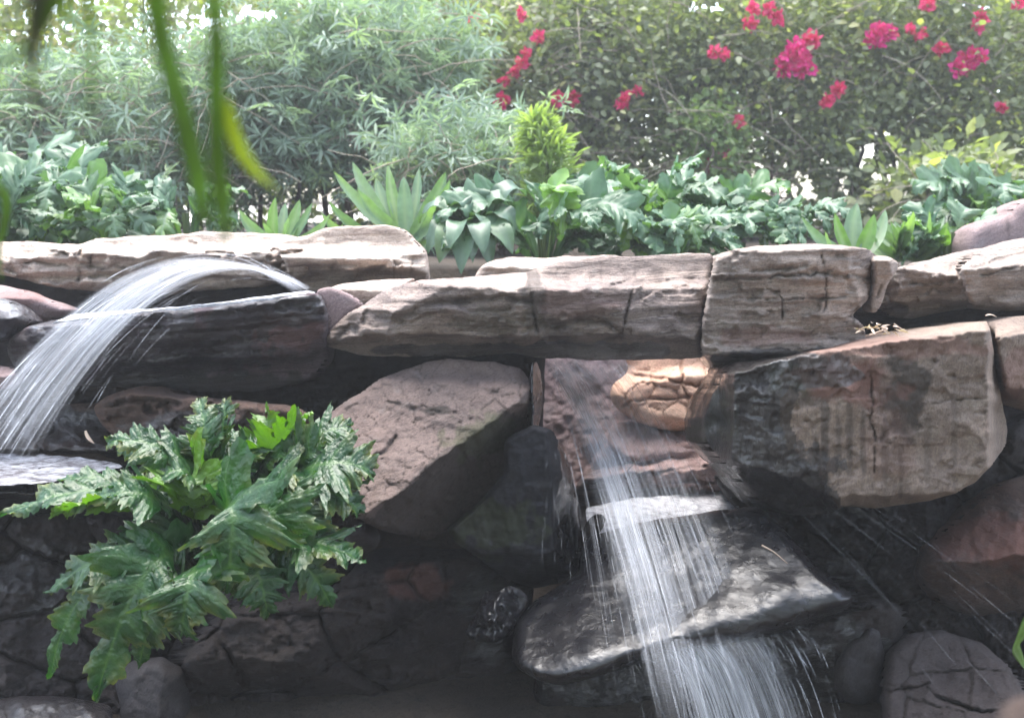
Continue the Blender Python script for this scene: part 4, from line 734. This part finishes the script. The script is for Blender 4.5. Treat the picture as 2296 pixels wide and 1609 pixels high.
strap_plant('small pale pointed plant growing right behind the bleached flat-topped slab', [(610, 545, 537, 470, 0.12, -0.05, 1.1), (615, 545, 618, 442, 0.03, 0.0), (640, 545, 672, 448, -0.03, 0.05, 1.1), (650, 545, 700, 455, -0.05, 0, 0.9), (625, 545, 590, 500, 0.1, -0.15), (660, 545, 740, 480, -0.12, -0.1), (665, 545, 770, 500, -0.2, -0.15, 0.8), (605, 548, 560, 520, 0.2, -0.2), (640, 545, 650, 490, 0, -0.15, 1.1), (680, 545, 735, 520, -0.15, -0.2), (632, 545, 640, 455, 0, 0.1)], 4.9, ML_STRAP, 302, 0.055, fold=0.5, belly=0.35)
lv = []
_r = np.random.RandomState(7)
for i in range(34):
    a = _r.uniform(-1.25, 1.25); l = _r.uniform(55, 120); bx = 2040+_r.randn()*30
    lv.append((bx, 575+_r.randn()*6, bx+math.sin(a)*l*1.05, 575-math.cos(a)*l*0.95-8, -0.10*a, _r.uniform(-0.25, 0.2), _r.uniform(0.8, 1.15)))
strap_plant('bushy light green plant with many pointed leaves, behind the funnel shaped stone', lv, 5.0, ML_STRAP, 303, 0.062, fold=0.45, belly=0.35)
strap_plant('grey green plant with few broad pointed leaves, left of the bushy light green one', [(1900, 575, 1797, 486, 0.10, -0.1, 1.15), (1905, 575, 1872, 478, 0.06, 0.0, 1.0), (1915, 572, 1922, 455, 0.05, 0.1, 1.35), (1925, 575, 1960, 480, -0.04, 0, 1.1), (1890, 578, 1850, 520, 0.1, -0.2), (1935, 575, 1985, 470, -0.08, 0.1, 1.1), (1895, 578, 1860, 545, 0.1, -0.2, 0.9)], 4.85, ML_STRAP, 304, 0.062, fold=0.4, belly=0.33)
# dark broad leaved plant spilling toward the beam
def broad_plant(label, leaves, Y, seed, width):
    rs = np.random.RandomState(seed); c = A(leaves[0][0], leaves[0][1], Y); root = empty('broad_leaf_plant', c); tag(root, label, 'plant'); bag = Bag()
    for i, (bx, by, tx, ty, w, dy) in enumerate(leaves):
        b = A(bx, by, Y); t = A(tx, ty, Y+dy); m = 0.5*(b+t)+np.array([0, -0.05, 0.09])
        bag.add(*strap_leaf(b, m, t, width*w, norm(np.array([0.2*rs.randn(), -0.45, 1.0])), seed*9+i, n=16, fold=0.25, wav=0.07, belly=0.5))
    bag.build('foliage', ML_BROAD, root)
broad_plant('dark plant with broad drooping leaves in the notch between the pale slab and the beam', [(1040, 520, 960, 545, 1, -.1), (1040, 530, 985, 590, 1.1, -.25), (1050, 520, 1035, 615, 1.1, -.3), (1060, 520, 1100, 600, 1, -.2), (1030, 510, 940, 500, 1, 0), (1050, 500, 1000, 455, 1, .1), (1060, 500, 1080, 440, 1.1, .1), (1070, 510, 1150, 470, 1.1, 0), (1080, 520, 1160, 520, 1.1, -.1), (1070, 530, 1150, 570, 1, -.2), (1030, 530, 960, 570, .9, -.2), (1045, 540, 1060, 590, .9, -.25), (1060, 520, 1120, 545, 1.2, -.15), (1040, 510, 985, 510, 1.2, -.05), (1055, 530, 1010, 560, 1, -.3), (1090, 500, 1180, 440, 1, .1), (1020, 520, 1050, 480, 1, -.1), (1060, 530, 1085, 570, 1, -.3)], 4.85, 401, 0.105)

def column_plant():
    rs = np.random.RandomState(5); Y = 5.9; pts = [A(*p, Y) for p in ((1205, 520), (1222, 430), (1232, 360), (1222, 305), (1192, 268))]
    P = np.array([np.array([np.interp(s, np.linspace(0, 1, 5), [q[k] for q in pts]) for k in range(3)]) for s in np.linspace(0, 1, 60)])
    root = empty('euphorbia_plant', P[0]); tag(root, 'lime green bottlebrush-like column plant with a crooked tip, in front of the hedge', 'plant')
    bag = Bag(); n = 1000; s = rs.rand(n); i = (s*59).astype(int); th = rs.rand(n)*6.28; T = norm(np.gradient(P, axis=0))[i]
    a = norm(np.cross(T, [0.1, 1, 0.1])); b = np.cross(T, a); rad = np.cos(th)[:, None]*a+np.sin(th)[:, None]*b
    w = 0.085*np.sin(np.pi*np.clip(s*0.85+0.08, 0, 1))**0.5*(1+0.35*noise(s*9, th*0.6, 0, 4))
    pos = P[i]+rad*(w*rs.uniform(0.1, 1.35, n)*(0.7+0.5*rs.rand(n)))[:, None]
    scatter(bag, LANCE, pos, rad+T*rs.uniform(0.3, 1.3, n)[:, None]+rs.randn(n, 3)*0.5, norm(T+rad*0.2+0.4*rs.randn(n, 3)), rs.uniform(0.06, 0.12, n), rs.uniform(0.014, 0.026, n), np.clip(0.35+0.3*s+rs.randn(n)*0.15, 0, 1))
    bag.build('foliage', ML_LIME, root); t = Bag(); t.add(*tube(P, 0.014, 6)); t.build('stem', M_STEM, root)
column_plant()

# ------------------------------------------------------------------ blades hanging from the tree above, close to the camera
def hanging(label, pts, widths, Y, mat, name='hanging_leaf', tilt=0.5):
    """pts: photo positions down the blade"""
    P0 = np.array([A(x, y, Y+0.02*i) for i, (x, y) in enumerate(pts)]); k = 26; s = np.linspace(0, 1, len(pts)); ss = np.linspace(0, 1, k)
    P = np.stack([np.interp(ss, s, P0[:, j]) for j in range(3)], 1)
    for _ in range(5): P[1:-1] = 0.25*P[:-2]+0.5*P[1:-1]+0.25*P[2:]
    w = np.interp(ss, s, widths)/FPX*Y*0.5; T = norm(np.gradient(P, axis=0)); side = norm(np.cross(T, norm(np.array([tilt, -1.0, 0.1])))); up = np.cross(side, T)
    cols = []
    for v, z in ((-1, 0.0), (-0.4, -0.28), (0, -0.36), (0.4, -0.28), (1, 0.0), (0.4, -0.20), (0, -0.28), (-0.4, -0.20)): cols.append(P+side*(v*w)[:, None]+up*(z*w)[:, None])
    V = np.stack(cols, 1).reshape(-1, 3); q = np.arange(k*8).reshape(k, 8); q2 = np.roll(q, -1, 1)
    F = np.stack([q[:-1].ravel(), q2[:-1].ravel(), q2[1:].ravel(), q[1:].ravel()], 1)
    vein = np.tile([0, 0, .6, 0, 0, 0, .6, 0], k)
    o = mesh_obj(name, V, F, mat, attrs=dict(tint=np.full(len(V), 0.4), vein=vein)); tag(o, label, 'leaf', 'blades hanging down in front of the camera')
hanging('broad green blade hanging out of focus, left of the long straight one', [(345, -90), (350, 0), (360, 90), (395, 200), (420, 300), (444, 400), (462, 500)], [52, 50, 48, 50, 56, 52, 18], 0.62, ML_HANG)
hanging('long nearly straight dark to bright green blade, longest of the hanging ones', [(470, -90), (480, 0), (488, 120), (484, 250), (486, 360), (498, 450), (508, 540)], [36, 38, 42, 42, 46, 50, 16], 0.6, ML_HANG)
hanging('curved yellow blade hanging right of the long straight one', [(510, 225), (517, 280), (535, 335), (570, 385), (620, 425)], [14, 34, 42, 30, 3], 0.7, ML_YEL)
hanging('dark greyish blade hanging near the upper left corner', [(98, -80), (90, 0), (75, 90), (72, 160), (82, 260)], [44, 52, 34, 22, 6], 0.55, ML_HANGD)
hanging('thin olive blade hanging second from the left', [(150, -60), (152, 0), (156, 60), (160, 110)], [22, 18, 18, 5], 0.6, ML_HANG)
hanging('thin green blade hanging halfway between the dark one and the broad one', [(190, -60), (195, 0), (204, 90), (206, 170), (200, 260)], [26, 26, 18, 14, 4], 0.6, ML_HANG)
hanging('olive blade sweeping down to the left edge at the top left corner', [(150, -60), (122, 20), (80, 85), (30, 130), (-60, 170)], [30, 30, 26, 24, 8], 0.55, ML_HANG)
hanging('short dark blade crossing the top left corner', [(80, -40), (40, 20), (0, 60), (-60, 100)], [20, 18, 16, 5], 0.55, ML_HANGD)
hanging('small green tip curling in at the left edge above the pale slab', [(-60, 400), (0, 418), (16, 450), (12, 500), (-4, 560), (4, 630)], [20, 24, 20, 16, 10, 3], 1.1, ML_HANG)
hanging('bright green leaf poking in at the lower right edge', [(2380, 1330), (2310, 1385), (2290, 1430), (2276, 1452), (2286, 1470), (2300, 1500)], [60, 60, 44, 34, 26, 6], 2.3, ML_HANG)

# ------------------------------------------------------------------ the big acanthus growing out of the rocks
def front_acanthus():
    rs = np.random.RandomState(77); c = A(470, 1230, 3.10); root = empty('acanthus_plant', c)
    tag(root, 'large glossy acanthus growing from the rock face at the lower left', 'plant')
    Yc = 2.95
    #  base x,y  mid x,y  tip x,y  width, dY base, mid, tip, facing, tint
    up = (0, -0.5, 1.0); fr = (0, -1.0, 0.45); bk = (0, 0.8, 0.9)
    L = [((500, 1110), (468, 1000), (448, 893), 52, .05, .05, .15, fr, .5), ((500, 1110), (380, 1010), (238, 990), 60, .05, .0, .0, up, .3), ((520, 1110), (350, 1030), (262, 1010), 42, .05, .05, .12, (0.3, -1, .2), .2),
         ((560, 1120), (620, 990), (700, 925), 56, .0, .05, .1, bk, .95), ((540, 1110), (590, 990), (598, 912), 46, .0, .1, .15, bk, .93), ((440, 1160), (432, 1100), (440, 1000), 88, -.1, -.08, .08, (0, .9, .5), .97),
         ((590, 1110), (720, 1040), (842, 1062), 92, .0, -.02, .0, up, .15), ((590, 1120), (720, 1100), (806, 1150), 70, .0, -.06, -.08, up, .2), ((600, 1090), (700, 985), (790, 960), 66, .0, .08, .1, up, .25), ((600, 1130), (660, 1130), (712, 1230), 60, -.05, -.12, -.14, fr, .35),
         ((430, 1190), (250, 1100), (0, 1160), 66, .0, -.05, -.12, up, .4), ((430, 1190), (300, 1090), (130, 1075), 46, .0, .0, .0, up, .8), ((420, 1180), (330, 1110), (200, 1120), 60, .0, -.1, -.1, up, .6), ((420, 1180), (240, 1130), (110, 1160), 40, .0, -.1, -.14, bk, .95),
         ((490, 1180), (520, 1140), (508, 1330), 100, -.1, -.24, -.26, fr, .5), ((520, 1180), (600, 1140), (640, 1240), 80, -.05, -.2, -.2, fr, .45), ((560, 1230), (690, 1215), (812, 1262), 74, -.1, -.16, -.16, up, .55), ((560, 1240), (660, 1250), (745, 1362), 60, -.1, -.18, -.2, fr, .45), ((550, 1240), (580, 1290), (600, 1384), 56, -.1, -.2, -.22, fr, .4),
         ((430, 1260), (290, 1230), (102, 1330), 66, -.05, -.14, -.16, up, .35), ((440, 1270), (330, 1280), (215, 1570), 92, -.05, -.2, -.2, fr, .45), ((450, 1270), (430, 1290), (405, 1430), 84, -.05, -.24, -.26, fr, .4), ((420, 1270), (220, 1300), (112, 1520), 46, -.05, -.16, -.14, fr, .7), ((450, 1280), (370, 1330), (310, 1500), 66, -.02, -.1, -.08, fr, .2),
         ((470, 1200), (400, 1200), (345, 1262), 60, .0, -.05, -.05, fr, .25), ((480, 1150), (420, 1060), (345, 1080), 64, .0, -.05, -.03, up, .35), ((540, 1120), (500, 1050), (560, 1010), 62, .0, .0, .05, up, .3), ((560, 1130), (620, 1060), (680, 1070), 72, .0, -.03, .0, up, .2), ((560, 1150), (640, 1120), (760, 1190), 60, .0, -.02, .02, up, .1),
         ((470, 1250), (520, 1260), (540, 1345), 50, .0, -.12, -.12, fr, .85), ((500, 1120), (530, 1040), (520, 960), 50, .05, .12, .18, fr, .3), ((480, 1130), (430, 1100), (300, 1150), 60, .02, .02, .05, up, .2), ((600, 1110), (680, 1030), (730, 1020), 70, .0, .02, .05, fr, .15), ((450, 1200), (330, 1200), (250, 1240), 50, .02, .0, .05, up, .1)]
    for k in range(22):      # inner leaves filling the crown
        a = rs.uniform(-2.9, 0.5) if k < 15 else rs.uniform(0.5, 2.6); r = rs.uniform(120, 260); bx, by = 500+rs.randn()*30, 1170+rs.randn()*35
        tx, ty = bx+math.cos(a)*r*1.15, by+math.sin(a)*r*0.78
        L.append(((bx, by), ((bx+tx)/2+rs.randn()*15, (by+ty)/2-35), (tx, ty), rs.uniform(50, 76), .03, .05, .06+0.05*rs.rand(), (up, fr, up)[k % 3], rs.choice([.15, .3, .45, .8])))
    for i, (b, m, t, w, d0, d1, d2, f, ti) in enumerate(L):
        w = w*1.5
        V, F, At = acanthus_leaf(A(*b, Yc+0.12+d0), A(*m, Yc+d1), A(*t, Yc+d2), w/FPX*Yc, norm(np.array(f)+0.15*rs.randn(3)), 900+i, K=6, fine=2, stalk=0.12, ruffle=0.7)
        At['tint'][:] = ti
        mesh_obj('leaf', V, F, ML_ACF, root, At)
    tb = Bag()
    for (b, t) in (((470, 1300), (440, 1200)), ((500, 1290), (500, 1190)), ((520, 1300), (560, 1220)), ((520, 1290), (590, 1130)), ((400, 1330), (330, 1230))):
        s = np.linspace(0, 1, 6)[:, None]; P = A(*b, 3.2)*(1-s)+A(*t, 3.0)*s+np.array([0, -0.04, 0.0])*np.sin(s*3.14); tb.add(*tube(P, 0.011, 6))
    tb.build('stem', M_STEM, root)
front_acanthus()

# ------------------------------------------------------------------ water
def arc(b, e, T, n=24, t0=0.0, t1=1.0):
    g = np.array([0, 0, -9.81]); v = (e-b-0.5*g*T*T)/T; t = (np.linspace(t0, t1, n)*T)[:, None]
    return b+v*t+0.5*g*t*t
M_W1 = water_mat('falling_water', 1.0, 30, 1.2); M_W2 = water_mat('spray_water', 0.9, 44, 1.6)
def fall(name, label, strands, sheets, mat, seed):
    """strands: (count, b0, b1, e0, e1, T, radius, alpha, t0, t1); sheets: (b0,b1,e0,e1,T0,T1,alpha,t0,t1). b0..b1 the lip, e0..e1 where it lands"""
    rs = np.random.RandomState(seed); bag = Bag()
    for (cnt, b0, b1, e0, e1, T, r, al, t0, t1) in strands:
        for i in range(cnt):
            u = rs.rand(); w = np.clip(u+0.10*rs.randn(), -0.1, 1.1)
            b = b0+(b1-b0)*u+rs.randn(3)*0.006; e = e0+(e1-e0)*w+rs.randn(3)*np.array([0.02, 0.03, 0.02])
            a0 = np.clip(t0+0.12*rs.randn(), 0, 1) if t0 > 0 else rs.uniform(0, 0.3)**1.5; ln = rs.uniform(0.05, 0.28); a1 = min(1.0, max(a0+ln, 0) if rs.rand() < 0.75 else t1)
            if rs.rand() < 0.6: a0 = rs.uniform(t0, t1*0.9); a1 = min(t1, a0+ln)
            P = arc(b, e, T*(1+0.04*rs.randn()), 14, a0, a1); s = np.linspace(0, 1, 14)
            V, F = tube(P, r*rs.uniform(0.4, 1.3)*np.clip(np.sin(np.pi*np.clip(s, 0.02, 0.98))**0.6, 0.1, 1), 5)
            k = len(V); al_ = al*rs.uniform(0.3, 1.0)*np.repeat(np.sin(np.pi*np.clip(s, 0.03, 0.97))**0.7, 5)
            bag.add(V, F, dict(wa=al_, wu=np.full(k, rs.rand()*9), wv=np.repeat(s*2, 5), ws=np.full(k, rs.rand()*50)))
    for (b0, b1, e0, e1, T0, T1, al, t0, t1) in sheets:
        nu, nv = 40, 40; U = np.linspace(0, 1, nu); rows = []
        sdv = rs.rand()*50
        for u in U:
            w = 0.02*noise(u*9, sdv); P = arc(b0+(b1-b0)*u, e0+(e1-e0)*(u+w), T0+(T1-T0)*u, nv, t0, t1)
            P = P+np.array([0, 1, 0.3])*(0.02*noise(u*14, np.linspace(0, 2, nv), sdv)[:, None]); rows.append(P)
        V = np.stack(rows, 0).reshape(-1, 3); q = np.arange(nu*nv).reshape(nu, nv)
        F = np.stack([q[:-1, :-1].ravel(), q[1:, :-1].ravel(), q[1:, 1:].ravel(), q[:-1, 1:].ravel()], 1)
        uu, vv = np.meshgrid(U, np.linspace(0, 1, nv), indexing='ij')
        fade = np.clip(np.minimum(uu, 1-uu)/0.16, 0, 1)*np.clip(np.minimum(vv+0.02, 1-vv)/0.12, 0, 1)
        bag.add(V, F, dict(wa=(al*fade).ravel(), wu=uu.ravel(), wv=vv.ravel(), ws=np.full(V.shape[0], sdv)))
    o = bag.build(name, mat); tag(o, label, kind='structure'); return o
# left jet: leaps up from the rim, arches left and lands on the wet shelf
b0, b1 = A(655, 652, 3.72), A(700, 648, 3.68)
fall('water', 'white arching jet of water leaping from the rim slab down to the left', [
    (60, b0, b1, A(-50, 940, 3.15), A(80, 1050, 3.20), 0.47, 0.0016, 0.4, 0, 1), (40, b0, b1, A(-110, 1000, 3.0), A(40, 1060, 3.1), 0.47, 0.0018, 0.7, 0.4, 1), (24, b0, b1, A(60, 1000, 3.2), A(170, 1050, 3.25), 0.44, 0.0012, 0.5, 0.3, 1)],
    [(b0, b1, A(-60, 960, 3.1), A(70, 1050, 3.2), 0.475, 0.46, 0.45, 0, 1), (b0, b1, A(-110, 1000, 3.05), A(50, 1050, 3.15), 0.48, 0.455, 0.4, 0, 1), (b0, b1, A(0, 980, 3.2), A(50, 1060, 3.1), 0.47, 0.465, 0.6, 0, 0.8)], M_W1, 1)
# middle cascade: sprays out through the opening toward the lower right
c0, c1 = A(1212, 812, 4.2), A(1400, 800, 4.15)
fall('water', 'cascade of fine water strands fanning through the opening under the beam', [
    (220, c0, c1, A(1400, 1560, 2.75), A(1780, 1700, 2.7), 0.36, 0.0013, 0.42, 0, 1), (130, c0, A(1290, 803, 4.2), A(1480, 1600, 2.75), A(1640, 1700, 2.7), 0.36, 0.0018, 0.6, 0.05, 1), (90, c0, c1, A(1700, 1600, 2.8), A(2350, 1560, 2.85), 0.29, 0.0010, 0.22, 0.05, 1), (30, c0, c1, A(2100, 1300, 3.0), A(2500, 1500, 2.8), 0.26, 0.0010, 0.5, 0, 1)],
    [(c0, A(1300, 803, 4.2), A(1470, 1640, 2.75), A(1620, 1680, 2.7), 0.37, 0.35, 0.45, 0, 1), (c0, c1, A(1440, 1640, 2.75), A(1800, 1680, 2.7), 0.37, 0.33, 0.36, 0.0, 0.9), (A(1215, 830, 4.2), A(1260, 820, 4.2), A(1500, 1600, 2.75), A(1570, 1640, 2.7), 0.36, 0.35, 0.7, 0.1, 0.8)], M_W2, 2)
# curtain off the lip of the glossy boulder
fall('water', 'thin slanting curtain of drips falling off the lip of the glossy black boulder', [
    (150, A(1400, 1480, 2.98), A(1800, 1395, 3.0), A(1520, 1900, 2.9), A(1980, 1900, 2.9), 0.30, 0.0016, 0.55, 0, 1)],
    [(A(1440, 1460, 2.97), A(1720, 1420, 2.98), A(1600, 1900, 2.9), A(1880, 1900, 2.9), 0.30, 0.30, 0.55, 0, 1), (A(1470, 1450, 2.96), A(1620, 1430, 2.96), A(1620, 1900, 2.85), A(1780, 1900, 2.85), 0.30, 0.30, 0.7, 0, 1)], M_W2, 3)
fall('water', 'faint vertical dribbles running down the charcoal boulder left of the cascade', [
    (26, A(1205, 985, 3.16), A(1282, 1020, 3.2), A(1210, 1300, 3.12), A(1292, 1290, 3.14), 0.25, 0.0011, 0.35, 0, 1)], [], M_W2, 4)

def surface(name, label, poly, Yf, mat, seed, amp=0.004, step=5):
    """level-ish water surface: outline in photo units, distance from Yf(px,py)"""
    c = np.mean(poly, 0); ring = smooth_ring(resample(poly, 6), 3); n = len(ring); k = 14
    pts = np.stack([c+(ring-c)*f for f in np.linspace(0.02, 1, k)], 0).reshape(-1, 2)
    V = at(pts[:, 0], pts[:, 1], Yf(pts[:, 0], pts[:, 1])); V[:, 2] += amp*fbm(V[:, 0]*30, V[:, 1]*30, 0, seed, 3)
    q = np.arange(k*n).reshape(k, n); q2 = np.roll(q, -1, 1)
    F = np.stack([q[:-1].ravel(), q2[:-1].ravel(), q2[1:].ravel(), q[1:].ravel()], 1)
    o = mesh_obj(name, V, F, mat); tag(o, label, kind='structure')
N = NT('pool_water'); tc = N.n('ShaderNodeTexCoord').outputs['Object']
p = N.n('ShaderNodeBsdfPrincipled'); fo = N.ramp(N.noise(tc, 26, 5, 0.7), (0.35, 0.6))
N.l(N.mix(fo, (0.30, 0.30, 0.33), (0.72, 0.72, 0.76)), p.inputs['Base Color']); p.inputs['Roughness'].default_value = 0.12
b = N.n('ShaderNodeBump'); b.inputs['Strength'].default_value = 0.5; b.inputs['Distance'].default_value = 0.01; N.l(N.noise(tc, 60, 3), b.inputs['Height']); N.l(b.outputs[0], p.inputs['Normal']); N.l(p.outputs[0], N.out.inputs[0])
surface('water', 'white foaming pool between the pink ledge and the glossy boulder', [(1318, 1190), (1312, 1138), (1420, 1116), (1560, 1106), (1720, 1092), (1740, 1134), (1690, 1148), (1600, 1156), (1500, 1170), (1440, 1180), (1380, 1196), (1330, 1212)], lambda x, y: 3.90*(1145-450)/(y-450), N.m, 7)
surface('water', 'bright sheet of water filling the upper basin behind the rim slab', [(110, 728), (160, 706), (300, 695), (460, 682), (600, 665), (700, 650), (712, 656), (600, 673), (460, 690), (300, 703), (160, 716)], lambda x, y: 3.455+0.8*np.clip((716-0.111*(x-160)-y)/100, 0, 1), N.m, 8)

N2 = NT('shallow_water'); tc = N2.n('ShaderNodeTexCoord').outputs['Object']; p = N2.n('ShaderNodeBsdfPrincipled'); N2.l(N2.mix(N2.ramp(N2.noise(N2.map(tc, scale=(1, 1.8, 1)), 14, 6, 0.7), (0.4, 0.65)), (0.13, 0.12, 0.13), (0.55, 0.56, 0.60)), p.inputs['Base Color']); p.inputs['Roughness'].default_value = 0.1
b = N2.n('ShaderNodeBump'); b.inputs['Strength'].default_value = 0.7; b.inputs['Distance'].default_value = 0.012; N2.l(N2.noise(tc, 40, 4), b.inputs['Height']); N2.l(b.outputs[0], p.inputs['Normal']); N2.l(p.outputs[0], N2.out.inputs[0])
surface('water', 'foamy shallow water spreading over the slab where the left jet lands', [(-120, 1020), (0, 1016), (150, 1022), (250, 1034), (280, 1046), (200, 1062), (120, 1080), (40, 1086), (-120, 1088)], lambda x, y: 3.38*(1040-450)/(y-450), N2.m, 9, 0.006)
# ------------------------------------------------------------------ little things
def twig(name, label, cat, pts, Y, r, mat, group=None):
    P = np.array([A(x, y, Y+dy) for (x, y, dy) in pts]); s = np.linspace(0, 1, len(P)); ss = np.linspace(0, 1, 12); P = np.stack([np.interp(ss, s, P[:, k]) for k in range(3)], 1)
    for _ in range(2): P[1:-1] = 0.25*P[:-2]+0.5*P[1:-1]+0.25*P[2:]
    V, F = tube(P, r*(1-0.6*ss), 5); o = mesh_obj(name, V, F, mat, attrs=dict(tint=np.full(len(V), .5))); tag(o, label, cat, group)
twig('grass_blade', 'single pale curved grass blade on the glossy black boulder', 'grass blade', [(1708, 1222, 0), (1735, 1236, 0), (1765, 1262, 0)], 2.98, 0.003, M_DRY)
twig('twig', 'thin dry twig leaning against the brown stone below the orange boulder', 'twig', [(1400, 1062, -.05), (1420, 1040, 0), (1452, 1006, 0.05)], 3.78, 0.003, M_DRY)
twig('twig', 'small pale twig lying under the funnel shaped stone', 'twig', [(1950, 752, 0), (1975, 742, 0), (1990, 738, 0)], 3.22, 0.004, M_DRY)
twig('twig', 'short dry twig beside the pile of leaf litter on the square block', 'twig', [(2004, 726, 0), (2018, 736, 0), (2034, 742, 0)], 3.24, 0.003, M_DRY)
def litter(label, cx, cy, rx, ry, Y, n, seed):
    rs = np.random.RandomState(seed); bag = Bag(); a = rs.randn(n, 2); pos = np.array([A(cx+p_[0]*rx, cy+p_[1]*ry-4, Y) for p_ in a])
    scatter(bag, OVATE, pos, rs.randn(n, 3)*np.array([1, 1, .3]), norm(rs.randn(n, 3)*0.5+[0, -.3, 1]), rs.uniform(.015, .035, n), rs.uniform(.006, .012, n), rs.rand(n))
    o = bag.build('leaf_litter', leaf_mat('dry_leaf', (0.40, 0.28, 0.22), (0.55, 0.45, 0.38), None, trans=0.1)); tag(o, label, kind='stuff')
litter('dry leaves caught on the block under the funnel shaped stone', 1975, 742, 26, 6, 3.2, 26, 3)
V, F, At = strap_leaf(A(192, 965, 3.33), A(198, 980, 3.32), A(212, 994, 3.31), 0.011, (0, -1, .4), 3); o = mesh_obj('fallen_leaf', V, F, M_DRY, attrs=At); tag(o, 'small pale fallen leaf stuck to the wet tan shelf', 'leaf')
V, F, At = strap_leaf(A(2210, 708, 3.2), A(2222, 706, 3.2), A(2236, 712, 3.2), 0.009, (0, -.3, 1), 3); o = mesh_obj('fallen_leaf', V, F, M_DRY, attrs=At); tag(o, 'small curled dry leaf on the block below the white topped slab', 'leaf')

# ------------------------------------------------------------------ haze volume added for the pale veil of backlight glare
def haze():
    V = np.array([(x, y, z) for x in (-14, 14) for y in (-2.5, 13.5) for z in (-1.05, 5.2)], float)
    F = [(0, 1, 3, 2), (4, 6, 7, 5), (0, 4, 5, 1), (2, 3, 7, 6), (0, 2, 6, 4), (1, 5, 7, 3)]
    N = NT('glare_haze'); v = N.n('ShaderNodeVolumePrincipled'); v.inputs['Color'].default_value = (0.95, 0.97, 1.0, 1); v.inputs['Density'].default_value = HAZE; v.inputs['Anisotropy'].default_value = 0.45
    N.l(v.outputs[0], N.out.inputs['Volume']); o = mesh_obj('haze', V, F, N.m, smooth=False, origin=np.zeros(3)); tag(o, kind='stuff')
HAZE = 0.0055
haze()

# ------------------------------------------------------------------ unseen tree over the viewpoint, crown sized to hold sky light off the rocks
def shade_tree():
    rs = np.random.RandomState(9); base = np.array([-1.2, -1.9, 0.0]); root = empty('tree', base); tag(root, 'unseen tree above the viewpoint, source of the hanging blades, added to shade the rocks', 'tree')
    n = 5200; u = rs.randn(n, 3); u = norm(u)*rs.uniform(0.55, 1, (n, 1)); c = np.array([-0.1, -2.0, 3.0])+u*np.array([3.9, 2.4, 1.5])
    c = c[(c[:, 1] < 0.15) & (c[:, 2] > 1.2)]; n = len(c); bag = Bag()
    scatter(bag, LANCE, c, np.array([0, 0, -0.7])+rs.randn(n, 3)*0.7, norm(rs.randn(n, 3)), rs.uniform(0.3, 0.5, n), rs.uniform(0.07, 0.13, n), rs.rand(n))
    bag.build('crown', ML_HANG, root); t = Bag(); P = np.array([base, base+[0.1, 0, 1.0], base+[0.25, -0.1, 2.0], base+[0.5, -0.3, 3.2]]); t.add(*tube(P, np.array([.16, .13, .11, .07]), 10))
    for k in range(9): a = P[2]+rs.randn(3)*0.1; e = a+np.array([rs.randn()*2, rs.randn()*1.0-0.5, rs.uniform(0.4, 1.4)]); s_ = np.linspace(0, 1, 6)[:, None]; t.add(*tube(a+(e-a)*s_+np.array([0, 0, 0.2])*np.sin(3.1*s_), 0.05*(1-0.7*s_[:, 0]), 6))
    t.build('trunk', M_BARK, root)
shade_tree()
